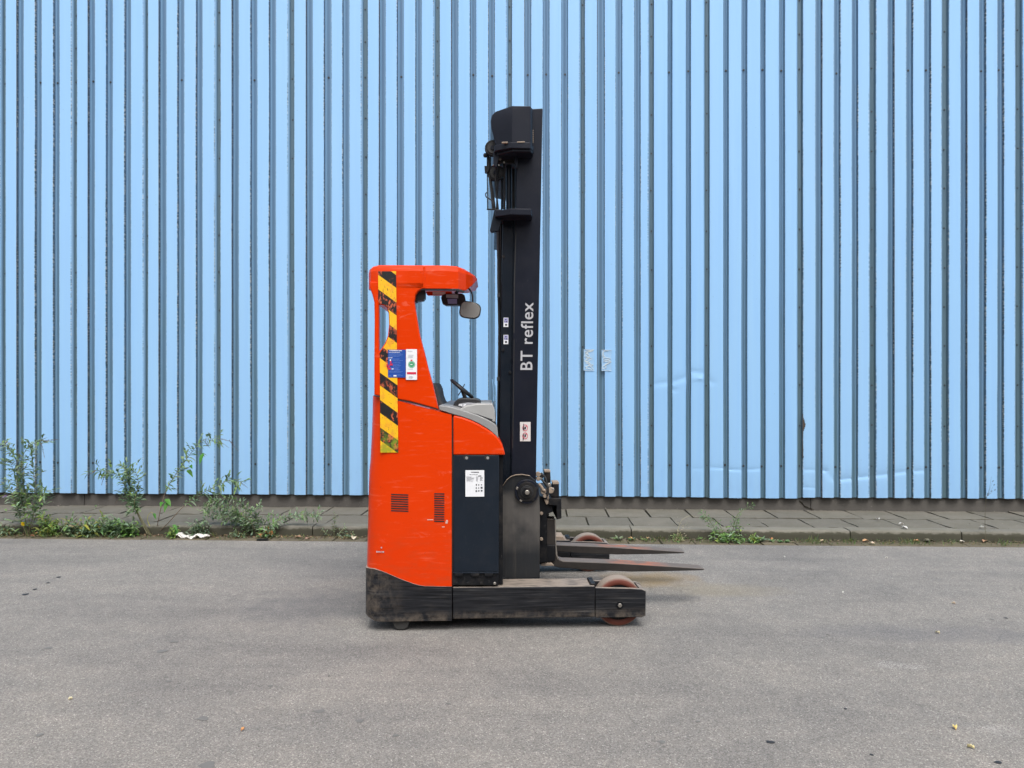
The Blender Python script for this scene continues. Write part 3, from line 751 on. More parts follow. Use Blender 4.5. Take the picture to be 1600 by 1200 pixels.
for a, b in ((r0, r1), (r1, r2), (r2, r3), (r3, r4), (ri, r0), (rj, ri)):
    for i in range(n): bm.faces.new((a[i], a[(i+1) % n], b[(i+1) % n], b[i]))
bm.faces.new(r4); bm.faces.new(rj[::-1]); bmesh.ops.triangulate(bm, faces=[f for f in bm.faces if len(f.verts) > 4])
rf = new('roof', bm_mesh(bm, 'roof', 13), M['orange'], tk); bev(rf, .003)
pprism('roof_seam', [(661, 416.5), (664.5, 416.5), (664.5, 450), (661, 450)], -.0035, .002, M['orange'], rf, .0015)
pprism('rim_strip', [(651, 450.8), (716, 451), (727, 455.5), (724, 457), (713, 453.6), (652, 453.2)], .004, .03, M['plastic'], rf, .001)
# ---- hazard tape, labels
tp = plate('hazard_tape', [pp([(591, 424), (619, 424), (620.5, 560), (622.5, 707), (594.5, 707), (593.5, 552), (596.5, 547), (603, 537), (607.5, 525), (609, 507), (608.4, 489), (605.5, 480), (601, 476), (592.5, 473.6), (591.3, 470)])], -.0042, -.0022, M['tape'], tk, .0002, 0)
# tape sits on the flat of the panel; its lower half lies on the lower body
def label(name, x0, y0, x1, y1, v, mat, parent=tk, th=.0012, b=0):
    (a, c), (d, e) = P(x0, y1, v), P(x1, y0, v); return box(name, a, d, v-th, v, c, e, mat, parent, b)
def marks(name, rects, v, mat, parent):
    bm = bmesh.new()
    for x0, y0, x1, y1 in rects:
        (a, c), (d, e) = P(x0, y1, v), P(x1, y0, v); a_box(bm, a, d, v-.0005, v+.0004, c, e)
    return tag(new(name, bm_mesh(bm, name), mat, parent), kind='stuff')
random.seed(11)
bl = label('blue_notice', 606.3, 546.5, 634, 589.8, -.0045, M['blue'])
def lines(x0, x1, y, dy, n, h=.55, gap=.18):
    out = []
    for k in range(n):
        x = x0; xe = x1-random.uniform(0, (x1-x0)*.45)
        while x < xe:
            w_ = random.uniform(.6, 2.4); out.append((x, y+k*dy, min(x+w_, xe+.2), y+k*dy+h)); x += w_+random.uniform(gap, .45)
    return out
marks('white_text', lines(608.5, 633, 547.4, 1, 1, 1.1, .1)+lines(607.5, 625, 550.2, 1, 1, .7)+lines(607, 616, 558.6, 1, 1, .8)+[(614.8, 586, 619.5, 588.3), (609, 561.5, 610.8, 564), (612, 575.8, 615, 577.2)], -.0062, M['white'], bl)
marks('fine_text', lines(608, 631, 552, 1.25, 5)+lines(608, 633, 560.5, 1.3, 3)+lines(614, 633, 565.6, 1.5, 2)+lines(614, 631, 569.5, 1.3, 3)+lines(611, 628, 574, 1.3, 4)+lines(608, 632, 580, 1.4, 2)+lines(607, 613, 586.5, 1.2, 2)+lines(621, 629, 585, 1.4, 2), -.0060, M['lblue'], bl)
marks('scuff', [(609.5, 564, 611.5, 567.5), (604, 568.5, 606.5, 574), (609, 568, 613.5, 571), (606.5, 574.5, 610.5, 577.5), (607.8, 571, 609, 573), (605, 571, 607.5, 576)], -.0068, M['red'], bl)
wl = label('white_notice', 634.4, 545.6, 651.6, 593.4, -.0047, M['white'])
marks('fine_text', lines(637, 650, 548.6, 1.3, 1)+lines(638, 648, 554.5, 1.4, 4)+lines(638, 648, 576.6, 1, 1)+lines(639, 648, 588, 1.2, 3, .7), -.0062, M['fadedink'], wl)
marks('red_bar', [(635.8, 581.4, 650.2, 584.9), (641.5, 562, 644.5, 564)], -.0062, M['red'], wl)
(ucx, ucz) = P(643.2, 569.6, -.006); bm = bmesh.new(); a_cyl(bm, (ucx, -.0055, ucz), .0205, (0, -1, 0), .0008, 28); sg = new('green_seal', bm_mesh(bm, 'green_seal'), M['green'], wl)
bm = bmesh.new()
for k in range(18):
    a = k*2*math.pi/18; c_ = (ucx+.0165*math.cos(a), ucz+.0165*math.sin(a)); a_box(bm, c_[0]-.0014, c_[0]+.0014, -.0070, -.0062, c_[1]-.0014, c_[1]+.0014)
a_box(bm, ucx-.007, ucx+.005, -.0070, -.0062, ucz-.002, ucz+.003)
new('seal_print', bm_mesh(bm, 'seal_print'), M['white'], sg)
# ---- air vents
for (x0, y0, x1, y1, n, sk) in ((611, 772.6, 638, 798, 8, 1.0), (678.5, 771.6, 694.3, 814.5, 13, .3)):
    for k in range(n):
        y = y0+(y1-y0)*k/(n-1)
        pprism('vent_slot', [(x0, y-1.0), (x1, y-1.0+sk), (x1, y+.9+sk), (x0, y+.9)], -.0016, .004, M['rubber'], lb, 0)
# paint chip and stencil remains
marks('paint_chip', [(696, 815, 699.5, 818), (690.5, 822.5, 694.5, 824), (667.5, 811.5, 677, 812.8), (697, 812.5, 700, 815)], -.0006, M['chip'], lb)
marks('stencil_remains', [(588, 861, 590, 863.4), (591, 861.2, 593.2, 863.2), (594.6, 861.2, 596, 863.4), (597.4, 861.2, 600, 863.4), (595, 854.5, 597, 856.6)], -.0008, M['fadedink'], lb)
# ---- hood
hood = pp([(708.2, 649), (722, 652), (735, 656.5), (748, 662.5), (760, 669.5), (769, 675.5), (776, 682), (782, 690), (786, 698), (789.6, 711), (708.2, 711)])
prism('hood', hood, 0, W, M['orange'], tk, .009, 3)
box('inner_frame', PU(707), PU(786), .035, W-.03, PZ(915), PZ(711)-.002, M['dark'], tk, 0)
box('frame_gap', PU(705.5), PU(708.8), .012, .06, PZ(916), PZ(652), M['rubber'], tk, 0)
# ---- console trim and dashboard
pprism('console_trim', [(685.8, 633.5), (705, 636), (722, 641), (745, 648.5), (762, 656), (772, 662), (777, 668), (779, 686), (775, 681), (768, 674.5), (760, 668.7), (748, 661.7), (735, 655.7), (722, 651.3), (707, 647.2), (686.3, 640.5)], .004, W-.05, M['grey'], tk, .004)
pprism('dashboard', [(713, 643), (727, 634.5), (745, 631.2), (769.5, 630.8), (773, 640), (774.5, 660), (770, 659), (745, 648)], .06, 1.05, M['greyl'], tk, .006)
pprism('dashboard_gap', [(715.5, 641.3), (742, 648.4), (768.5, 657.6), (769.5, 655.2), (742, 646.2), (717, 639.5)], .0575, .07, M['plastic'], tk, .0005)
pprism('seat_backrest', [(676, 597.5), (680.5, 599.5), (684.5, 608), (686.5, 620), (690, 629), (697, 635), (704, 640), (674, 640)], .30, .80, M['seat'], tk, .012, 3)
pprism('seat_cushion', [(684, 634), (722, 634), (722, 645), (684, 645)], .28, .85, M['seat'], tk, .012, 3)
dsp = pprism('display_pod', [(706.5, 637), (710, 628.5), (715, 623.5), (722, 622), (743, 622.6), (749, 625), (752.5, 631), (753.5, 637)], .30, .62, M['plastic'], tk, .006, 3)
pprism('screen', [(715, 636), (717, 631), (731, 629), (746, 630), (749, 636)], .296, .302, M['fadedink'], dsp, .001)
for a, b in ((717, 722), (724, 728), (731.5, 736), (738, 739.5), (741, 745)): pprism('key', [(a, 635), (a+.5, 632), (b+.3, 631.6), (b, 635)], .294, .298, M['white'], dsp, .0005)
# steering wheel seen on edge
c0 = P(704.5, 593, .42); c1 = P(739, 621.5, .42); mid = Vector(((c0[0]+c1[0])/2, .42, (c0[1]+c1[1])/2)); dd = Vector((c1[0]-c0[0], 0, c1[1]-c0[1])); Rr = dd.length/2-.008; dd.normalize()
bm = bmesh.new(); NN, mm = 36, 10; ax = dd.cross(Vector((0, 1, 0))).normalized(); rr = []
for i in range(NN):
    a = 2*math.pi*i/NN; o_ = dd*math.cos(a)+Vector((0, 1, 0))*math.sin(a)
    rr.append([bm.verts.new(mid+o_*(Rr+.011*math.cos(2*math.pi*k/mm))+ax*.011*math.sin(2*math.pi*k/mm)) for k in range(mm)])
for i in range(NN):
    for k in range(mm): bm.faces.new((rr[i][k], rr[(i+1) % NN][k], rr[(i+1) % NN][(k+1) % mm], rr[i][(k+1) % mm]))
sw = new('steering_wheel', bm_mesh(bm, 'steering_wheel', 60), M['plastic'], tk)
cyl('wheel_hub', mid-ax*.014, .030, ax, .026, M['plastic'], sw, 20)
tube('steering_column', [mid, (PU(731, .42), .42, PZ(634, .42))], .013, M['plastic'], tk, 10, False)
ptube('control_lever', [(716, 618), (722, 608), (726, 600)], .36, .003, M['plastic'], tk)
# clear screen in front of the driver
scr = [(767.5, 668), (770.5, 655), (772, 640), (772.2, 620), (771.3, 604), (769.5, 592), (771.2, 590.5), (774, 603), (775.5, 620), (775.6, 640), (775, 658), (773, 670)]
pprism('front_screen', scr, .12, .60, M['acryl'], tk, .001)
# ---- things under the roof
pprism('lamp_bracket', [(647, 456), (652, 453.5), (664.5, 454), (664, 466), (661, 469.5), (652, 470), (651.5, 472), (647, 472)], .052, .12, M['plastic'], tk, .003)
st = pprism('far_roof_strip', [(664, 452.5), (706, 452.5), (706, 461.5), (668, 461.5)], 1.06, 1.09, M['orange'], tk, .002)
pprism('strip_label', [(676, 454), (696, 454), (696, 460.5), (676, 460.5)], 1.057, 1.0605, M['white'], st, 0)
mb = pprism('camera_box', [(689, 465), (691, 460.5), (697, 458.5), (722, 458.5), (726, 461), (727.3, 467), (726.5, 473), (722, 476.8), (697, 476.8), (691, 474)], .30, .38, M['plastic'], tk, .006, 3)
pprism('box_label', [(699, 467), (714, 467), (714, 474.5), (700, 474.5)], .2975, .3005, M['lilac'], mb, 0)
pprism('box_bezel', [(697, 460), (716, 460), (716, 466), (697, 465)], .2970, .3005, M['fadedink'], mb, .001)
ptube('box_mount', [(712, 459), (716, 452), (712, 446)], .34, .010, M['plastic'], tk)
ptube('mirror_arm', [(729, 448), (735, 454), (738, 462), (738.5, 474)], .25, .005, M['plastic'], tk)
mc = Vector(P(734.7, 485, .25)); ca, sa = math.cos(R(-9)), math.sin(R(-9))
def mpoly(hw, hh, r):
    q = []
    for k in range(40):
        a = 2*math.pi*k/40; c_, s_ = math.cos(a), math.sin(a); e = .62
        q.append((hw*math.copysign(abs(c_)**e, c_), hh*math.copysign(abs(s_)**e, s_)*(1-.10*c_)))
    return [(mc.x+a*ca-b*sa, mc.y+a*sa+b*ca) for a, b in q]
mr = prism('round_mirror', mpoly(.0665, .0530, .036), .23, .255, M['plastic'], tk, .004)
prism('mirror_glass', mpoly(.0600, .0465, .032), .2265, .2315, M['mirror'], mr, .0005)
# ---- battery cover and its hinge
bt = pprism('battery_cover', [(709, 711.5), (779.8, 711.5), (779.6, 893.5), (708.2, 893.5)], .002, .03, M['battery'], tk, .004)
for x_ in (728, 761):
    u, z = P(x_, 714.5); cyl('lifting_hole', (u, .0025, z), .0165, (0, -1, 0), .0012, M['rubber'], bt, 20, 0); cyl('hole_lip', (u+.004, .0012, z-.004), .0085, (0, -1, 0), .002, M['grey'], bt, 12, 0)
hg = pprism('battery_hinge', [(707.5, 894.3), (779, 894.3), (779, 914.5), (706.5, 914.5)], .004, .03, M['dark'], tk, .003)
pprism('hinge_rail', [(708, 893.8), (779, 893.8), (779, 896.0), (708, 896.0)], -.004, .006, M['battery'], hg, .001)
for a in (710, 735, 757): pprism('hinge_knuckle', [(a, 896.5), (a+14, 896.5), (a+12, 901), (a+2, 901)], -.006, .006, M['dark'], hg, .002)
for a in (714, 731, 752, 773): cyl('hinge_bolt', (P(a, 911.5)[0], .005, P(a, 911.5)[1]), .009, (0, -1, 0), .008, M['steel'] if a > 770 else M['dark'], hg, 6)
lb2 = label('battery_label', 727.2, 734.6, 756.6, 776, -.0002, M['white'], bt, .0016)
marks('fine_text', lines(736, 754.5, 737.2, 1.3, 1, 1.3, .1)+lines(734, 748, 741.3, 1, 1)+lines(747, 755, 743, 1.4, 1, 1.5)+lines(729, 741, 745, 1.55, 5)+lines(744, 747.5, 745, 1.55, 5)+lines(750, 755, 745.5, 1.6, 4)+[(743.5, 756.2, 745.2, 758.6), (751, 760.6, 754, 763.6), (743, 766, 745.4, 768.4), (747, 766, 749.2, 768), (751.3, 765.5, 753.8, 768), (747.4, 756.8, 748.8, 758.6), (751.6, 756.6, 753, 758.6), (743.3, 761.5, 745, 763.5), (747.4, 761.5, 748.6, 763.5)], -.0023, M['ink'], lb2)
pprism('release_handle', [(779.5, 872), (783, 874), (784.2, 903), (781, 905), (779.5, 888)], .05, .09, M['dark'], tk, .003)
# ---- outrigger legs (straddle legs) with load wheels
def leg(v0, sgn):
    def V(a): return v0+sgn*a
    def pr(name, pts, a, b, mat, par, bv=.004):
        lo_, hi_ = sorted((V(a), V(b))); return prism(name, pts, lo_, hi_, mat, par, bv)
    z0, z1 = PZ(967), PZ(917.5); ua, ub_, uc = UF+.004, PU(930.5), PU(1009.5)
    L = pr('outrigger_leg', [(ua, z0), (ub_-.003, z0+.003), (ub_-.003, z1), (ua, z1)], .0, .175, M['bumper'], tk, .006)
    e = [P(930.5, 918.5), P(988, 919.8), P(1003, 921), P(1009.3, 924), P(1009, 962.5), P(1003, 964.6), P(930.5, 965.6)]
    pr('side_plate', e, .001, .026, M['bumper'], L); pr('side_plate', e, .150, .174, M['bumper'], L)
    pr('end_plate', [P(1000.5, 921), P(1008.5, 924), P(1008.5, 961), P(1000.5, 961)], .027, .149, M['bumper'], L)
    # frame lip around the wheel well
    pr('well_lip', [(PU(922), z1-.003), (PU(931), z1-.003), (PU(931), z1+.010), (PU(924), z1+.010)], .02, .155, M['dark'], L, .002)
    u, z = P(968.5, 945.6); 
    cyl('axle_boss', (u, V(.002), z), .024, (0, -sgn, 0), .004, M['dark'], L, 24); cyl('axle_bolt', (u, V(-.001), z), .0125, (0, -sgn, 0), .006, M['steel'], L, 6)
    # wheel
    r_ = .1425; wz = r_+.001; wu = u+.001
    lo_, hi_ = sorted((V(.036), V(.138)))
    bm = bmesh.new(); lay = bm.verts.layers.float.new('tread'); n = 56; pf = [(lo_+.004, r_-.038, 0), (lo_, r_-.032, 0), (lo_, r_-.010, 0), (lo_+.007, r_-.001, .6), (lo_+.02, r_, 1), (hi_-.02, r_, 1), (hi_-.007, r_-.001, .6), (hi_, r_-.010, 0), (hi_, r_-.032, 0), (hi_-.004, r_-.038, 0)]
    rr = []
    for i in range(n):
        a = 2*math.pi*i/n; row = []
        for (v_, q, t) in pf:
            x = bm.verts.new((q*math.cos(a), v_-lo_, q*math.sin(a))); x[lay] = t; row.append(x)
        rr.append(row)
    for i in range(n):
        for k in range(len(pf)-1): bm.faces.new((rr[i][k], rr[(i+1) % n][k], rr[(i+1) % n][k+1], rr[i][k+1]))
    wh_ = new('load_wheel', bm_mesh(bm, 'load_wheel', 40), M['tyre'], tk, (wu, lo_, wz))
    bm = bmesh.new(); a_cyl(bm, (0, .006, 0), r_-.037, (0, 1, 0), hi_-lo_-.012, 40); a_cyl(bm, (0, .0, 0), .05, (0, 1, 0), hi_-lo_, 24)
    new('wheel_rim', bm_mesh(bm, 'wheel_rim'), M['dark'], wh_)
    return L
leg(0, 1); leg(W, -1)
box('chassis_beam', PU(708), PU(790, .2), .178, W-.178, .09, .26, M['dark'], tk, .005)
# caster under the rear bumper
cs = pprism('support_caster', [(613, 968), (640, 968), (639, 976), (635, 982.6), (629, 984.4), (620, 984.2), (615, 979)], .012, .10, M['wornrub'], tk, .006, 3)
dw = cyl('drive_wheel', (PU(640, .7), .62, .165), .165, (0, 1, 0), .12, M['rubber'], tk, 40, .01)
# ---- reach carriage side plate with roller hub
arc = [(782.3, 777), (783.4, 767), (786.5, 758), (791.5, 750.5), (798, 745.2), (806, 742.4), (815, 741.8), (828, 743.8), (836, 750), (842, 760)]
def cplate(v0, v1, name='reach_plate'):
    return plate(name, [pp([(783.5, 905), *arc, (843.6, 800), (843.4, 904)], .19)], v0, v1, M['reach'], tk, .003)
rp = cplate(.19, .215); cplate(W-.215, W-.19)
bm = bmesh.new(); pts = pp(arc[:8], .18)
for a, b in zip(pts, pts[1:]):
    A, B = Vector((a[0], 0, a[1])), Vector((b[0], 0, b[1]))
    q = [bm.verts.new((p.x, y, p.z+dz)) for dz in (0, .003) for p, y in ((A, .178), (B, .178), (B, .195), (A, .195))]
    for f in ((0, 1, 2, 3), (4, 7, 6, 5), (0, 4, 5, 1), (1, 5, 6, 2), (2, 6, 7, 3), (3, 7, 4, 0)): bm.faces.new([q[i] for i in f])
new('guard_lip', bm_mesh(bm, 'guard_lip', 50), M['tan'], rp)
hu, hz = P(823.3, 768.3, .17)
hb = cyl('roller_hub', (hu, .19, hz), .0745, (0, -1, 0), .022, M['black'], tk, 48, .003)
cyl('hub_ring', (hu, .168, hz), .060, (0, -1, 0), .006, M['dark'], hb, 40, .002); cyl('hub_nut', (hu, .162, hz), .033, (0, -1, 0), .016, M['dark'], hb, 6, .002)
cyl('hub_washer', (hu, .163, hz), .040, (0, -1, 0), .005, M['plastic'], hb, 30, .001); cyl('hub_bolt', (hu, .147, hz), .0145, (0, -1, 0), .010, M['steel'], hb, 16, .003)
for a in (95, 160, 235, 305, 20):
    cyl('flange_bolt', (hu+.064*math.cos(R(a)), .169, hz+.064*math.sin(R(a))), .0085, (0, -1, 0), .006, M['steel'] if a in (160, 235) else M['dark'], hb, 12, .001)
# ---- mast
V1 = .25
mast_pts = [(811, 171), (848, 169), (845.6, 300), (842.7, 450), (840, 600), (838, 717), (836.5, 903), (796.5, 903), (799.5, 700), (802.5, 450), (805.5, 345), (808, 235)]
def cmast(v0, v1, flip=False):
    return prism('mast_channel', pp(mast_pts, V1), v0, v1, M['black'], tk, .005)
mc1 = cmast(V1, V1+.035)
box_pts = mast_pts
prism('mast_flange', pp([(836, 172), (847.5, 170), (842.2, 450), (837.6, 717), (836, 903), (824, 903), (829, 600)], V1), V1+.036, V1+.12, M['black'], mc1, .003)
mc2 = cmast(W-V1-.035, W-V1)
prism('mast_flange', pp([(836, 172), (847.5, 170), (842.2, 450), (837.6, 717), (836, 903), (824, 903), (829, 600)], V1), W-V1-.12, W-V1-.036, M['black'], mc2, .003)
inner = [(786, 338), (803.5, 338), (801.5, 450), (799, 600), (797.8, 700), (795.5, 905), (778.5, 905), (780, 700), (782, 560), (784, 430)]
mi = prism('inner_rail', pp(inner, .27), .27, .36, M['rail'], tk, .004)
prism('inner_rail', pp(inner, .27), W-.36, W-.27, M['rail'], tk, .004)
# bead along the joint and dark slot between the rails
ptube('rail_edge', [(804.6, 345), (801.8, 450), (799.6, 600), (798.7, 740)], .262, .0035, M['rail'], mc1, False)
pprism('rail_slot', [(805.2, 362), (806.8, 362), (804.3, 450), (803.9, 520), (802.4, 520), (802.7, 450)], V1-.0006, V1+.001, M['rubber'], mc1, 0)
pprism('rail_slot', [(802.8, 530), (803.9, 530), (801.8, 700), (800.4, 700)], V1-.0006, V1+.001, M['rubber'], mc1, 0)
for (a, b) in ((786.5, 401), (786, 547), (801.5, 508), (797, 582)): cyl('rail_stud', (*[P(a, b, .268)[0], .270, P(a, b, .268)[1]],), .010, (0, -1, 0), .007, M['dark'], mi, 12)
for (a, b) in ((779.5, 461), (779, 592)): pprism('hose_clip', [(a-2.5, b-3), (a+2, b-3), (a+2, b+3), (a-2.5, b+3)], .27, .30, M['rubber'], mi, .001)
ptube('hydraulic_hose', [(779.5, 350), (778.6, 430), (780.2, 520), (779, 600), (778, 700)], .33, .008, M['rubber'], tk)
ptube('hydraulic_hose', [(783, 350), (781.6, 430), (781.5, 520), (780.6, 600), (779, 700)], .37, .010, M['rubber'], tk)
ptube('hydraulic_hose', [(777.5, 362), (778.6, 400), (781, 470), (780, 540)], .42, .009, M['rubber'], tk)
# lettering: reads upwards
me = text_mesh('BT reflex', .096); 
xs = [v_.co.x for v_ in me.vertices]; ys = [v_.co.y for v_ in me.vertices]
(ub0, zb0_), (ub1, zt1_) = P(817, 578, V1-.003), P(833, 472.5, V1-.003)
scl = (zt1_-zb0_)/(max(xs)-min(xs)); tilt = .0165
for v_ in me.vertices:
    tx, ty, tz = (v_.co.x-min(xs))*scl, v_.co.y*scl, v_.co.z
    v_.co = (ub0+.058-ty+tx*tilt, -tz, zb0_+tx)
new('lettering', me, M['letter'], mc1, (0, V1-.0012, 0))
def tlabel(name, x0, y0, x1, y1, v, mat, par, th=.0015): return label(name, x0, y0, x1, y1, v, mat, par, th)
wl2 = tlabel('warning_label', 812.5, 659.3, 829, 689.5, V1-.0008, M['warm'], mc1)
bm = bmesh.new()
for cy_ in (668.6, 681):
    u, z = P(820.5, cy_, V1-.003)
    for k in range(26):
        a = 2*math.pi*k/26; a_box(bm, u+.0155*math.cos(a)-.0016, u+.0155*math.cos(a)+.0016, V1-.0034, V1-.0024, z+.0185*math.sin(a)-.0022, z+.0185*math.sin(a)+.0022)
    for t in [q/10-.5 for q in range(11)]: a_box(bm, u+t*.022-.002, u+t*.022+.002, V1-.0036, V1-.0024, z+t*.026-.002, z+t*.026+.002)
new('prohibition_ring', bm_mesh(bm, 'prohibition_ring'), M['red'], wl2)
marks('pictogram', [(817.6, 662, 818.8, 669), (816.8, 668, 819, 672), (819.5, 666.5, 821.8, 670.5), (817, 678, 818.6, 682), (816.8, 684, 818.2, 688), (819.5, 678.5, 822, 682.5)], V1-.0040, M['ink'], wl2)
for y0 in (496.5, 523.3):
    lc = tlabel('capacity_label', 786.8, y0, 794.2, y0+14.4, .2690, M['white'], mi)
    marks('label_print', [(787.6, y0+.6, 793.6, y0+7.8)], .2672, M['lilac'], lc)
    marks('label_mark', [(789, y0+2.2, 791.5, y0+3.4), (790.6, y0+5.4, 792.6, y0+7), (789, y0+9.6, 792.4, y0+12.4), (788, y0+5, 789.2, y0+6)], .2664, M['ink'], lc)
# ---- mast head housing
def head_ring(pl, pr_, z_shift=0):
    return pl
rings = []
for py, lx, mx, rx in ((237.5, 776.5, 800, 829), (222, 775.2, 800, 829), (208, 771, 800, 829), (195, 767.8, 800, 829), (183, 766.6, 800.5, 829), (174, 768.5, 800.5, 829), (168.5, 774, 801, 829), (166.2, 783, 801, 828.6)):
    z = PZ(py, .14)
    rings.append([(PU(832.4, .16), .165, z), (PU(rx, .125), .125, z), (PU(mx, .125), .125, z), (PU(lx, .20), .20, z), (PU(lx, .20)+.0, W-.20, z), (PU(mx, .125), W-.125, z), (PU(rx, .125), W-.125, z), (PU(832.4, .16), W-.165, z)])
hd = loft('mast_head', rings, M['black'], tk, ang=22); bev(hd, .004)
def collar(name, y0, y1, plan_):
    z0, z1 = PZ(y1, .12), PZ(y0, .12); out = [(PU(a, v_), v_) for a, v_ in plan_]
    full = out+[(a, W-b) for a, b in out[::-1]]
    o = loft(name, [[(a, b, z0) for a, b in full], [(a, b, z1) for a, b in full]], M['black'], tk); bev(o, .004, 3); return o
c1_ = collar('mast_collar', 222.5, 231.8, [(834, .18), (829, .11), (797, .11), (772.5, .17)])
c2_ = collar('mast_collar', 326, 335.6, [(832, .175), (830, .115), (797, .11), (774, .17), (773, .24), (790, .24), (790, .26)][:4])
for y, x0, x1 in ((222.2, 784, 793.5), (221.6, 808, 820)): pprism('weld_bead', [(x0, y-.6), (x1, y-.9), (x1, y+.9), (x0, y+1.1)], .107, .125, M['tan'], c1_, .001)
for y in range(203, 224, 3): pprism('hinge_weld', [(832.2, y), (833.6, y), (833.6, y+1.6), (832.2, y+1.6)], V1-.003, V1+.002, M['tan'], hd, 0)
pprism('gusset', [(772.5, 327), (785, 327), (785, 343), (779, 361), (768, 363), (765.3, 360.5)], .20, .23, M['rail'], c2_, .004)
pprism('gusset', [(801, 237), (809.2, 238), (809, 262), (806.5, 262.5)], .215, .24, M['black'], c1_, .003)
pprism('gusset', [(772, 232), (786, 234), (781, 240), (776, 262), (771, 258), (770.5, 240)], .205, .24, M['black'], c1_, .003)
# lift cylinder, rods, pulleys and hoses at the mast head
def vcyl(name, px, y0, y1, r, v, mat):
    a = P(px, y1, v); b = P(px, y0, v); return tube(name, [(a[0], v, a[1]), (b[0], v, b[1])], r, mat, tk, 20, False)
vcyl('lift_cylinder', 795.2, 256, 327, .0185, .33, M['rail'])
vcyl('lift_cylinder', 796, 248, 258, .012, .33, M['dark'])
vcyl('chain_rod', 788, 238, 327, .008, .30, M['dark']); vcyl('chain_rod', 784.3, 262, 327, .007, .33, M['dark']); vcyl('lift_chain', 802, 245, 330, .014, .40, M['rubber'])
def pulley(name, px, py, v, r, wd=.03):
    u, z = P(px, py, v); o = cyl(name, (u, v, z), r, (0, 1, 0), wd, M['dark'], tk, 32, .004)
    cyl('pulley_face', (u, v, z), r*.72, (0, -1, 0), .004, M['rubber'], o, 28); cyl('pulley_pin', (u, v-.004, z), r*.3, (0, -1, 0), .006, M['black'], o, 16); return o
pulley('hose_pulley', 770, 231, .26, .050); pulley('chain_pulley', 774.5, 270, .30, .052); pulley('chain_pulley', 781, 256, .36, .030); pulley('guide_roller', 758.3, 242, .28, .013, .02)
pprism('sensor_box', [(757, 259), (764, 259), (764.5, 265), (762, 269.5), (757.5, 268)], .27, .31, M['dark'], tk, .002)
for a in ((792, 242, .27, .011), (771, 258.5, .25, .005), (779.5, 258.5, .25, .005), (781.5, 249, .26, .008), (787.5, 254, .26, .006)):
    u, z = P(a[0], a[1], a[2]); cyl('bright_bolt', (u, a[2], z), a[3], (0, -1, 0), .008, M['steel'], tk, 12)
box('top_crosshead', PU(777, .3), PU(806, .3), .28, W-.28, PZ(255, .28), PZ(238, .28), M['rubber'], tk, .004)
ptube('sensor_rod', [(761.2, 240), (761.6, 285), (761.8, 327)], .28, .0035, M['dark'], tk, False)
ptube('sensor_cable', [(761.5, 300), (758.8, 303), (760, 308), (765, 311), (770, 315), (772.5, 322)], .275, .0035, M['rubber'], tk)
ptube('hydraulic_hose', [(762.5, 240), (763.5, 265), (766, 285), (770.5, 327)], .30, .0065, M['rubber'], tk)
ptube('hydraulic_hose', [(765.5, 245), (766.5, 275), (770, 300), (773.5, 327)], .32, .006, M['rubber'], tk)
ptube('hydraulic_hose', [(777, 236), (775.8, 262), (774.6, 290), (778.5, 327)], .26, .0055, M['dark'], tk)
ptube('hydraulic_hose', [(779.5, 240), (778.5, 270), (777, 300), (776, 327)], .29, .005, M['dark'], tk)
ptube('rod_foot', [(760.5, 327), (775, 327.4)], .28, .005, M['dark'], tk, False)
# ---- fork carriage and forks
fc = pprism('fork_carriage', [(843, 775), (862, 781), (864, 800), (855, 803), (855, 878), (845, 880), (843, 880)], .36, W-.36, M['dark'], tk, .004)
pprism('carriage_bar', [(857.5, 779), (877, 779), (877.4, 810), (870, 812), (869.5, 790), (857, 789)], .34, W-.34, M['dark'], tk, .003)
pprism('carriage_bar', [(853, 852), (868, 852), (867, 876), (853, 880)], .38, W-.38, M['dark'], tk, .003)
pprism('carriage_block', [(851, 737), (860, 737), (860.6, 752), (857, 763), (852, 760)], .44, .52, M['dark'], tk, .003)
pprism('block_top', [(850.6, 735.2), (860.2, 735.2), (860, 738), (851, 738)], .437, .52, M['tan'], tk, .001)
pprism('carriage_block', [(864, 756), (873.5, 756), (873.6, 777), (862, 777)], .38, .46, M['dark'], tk, .003)
pprism('block_top', [(863, 753), (873.2, 753), (873.6, 756.6), (864, 756.6)], .377, .46, M['tan'], tk, .001)
for (x_, y_, r_, m_) in ((841, 741, .016, 'tan'), (846.5, 744, .013, 'dark'), (845, 747.5, .009, 'steel'), (841, 748, .014, 'tan'), (849, 768, .018, 'tan'), (858, 757.5, .012, 'steel'), (860.5, 766, .020, 'tan'), (863.5, 764.5, .010, 'steel'), (861.5, 773, .011, 'dark'), (851, 775, .012, 'tan')):
    u, z = P(x_, y_, .34); cyl('hydraulic_fitting', (u, .36, z), r_, (0, -1, 0), .03, M[m_], tk, 14, .003)
ptube('hydraulic_pipe', [(841.5, 756), (846, 761), (849, 766), (852, 766)], .33, .010, M['tan'], tk)
ptube('hydraulic_pipe', [(843, 746, .36), (849, 752, .34), (856, 762, .33), (855, 775, .33)], .34, .007, M['rubber'], tk)
ptube('hydraulic_pipe', [(845, 739, .36), (852, 746, .35), (855, 757, .34), (860, 760, .34)], .34, .006, M['rubber'], tk)
pprism('bracket_arm', [(854, 764), (857.5, 764), (857.8, 779), (855, 779.5)], .335, .36, M['tan'], tk, .001)
pprism('bracket_arm', [(850, 781), (858, 780), (858, 786), (854, 789)], .345, .37, M['tan'], tk, .002)
for y_ in (802, 842): cyl('hydraulic_fitting', (P(846, y_, .34)[0], .35, P(846, y_, .34)[1]), .010, (0, -1, 0), .02, M['tan'], tk, 10)
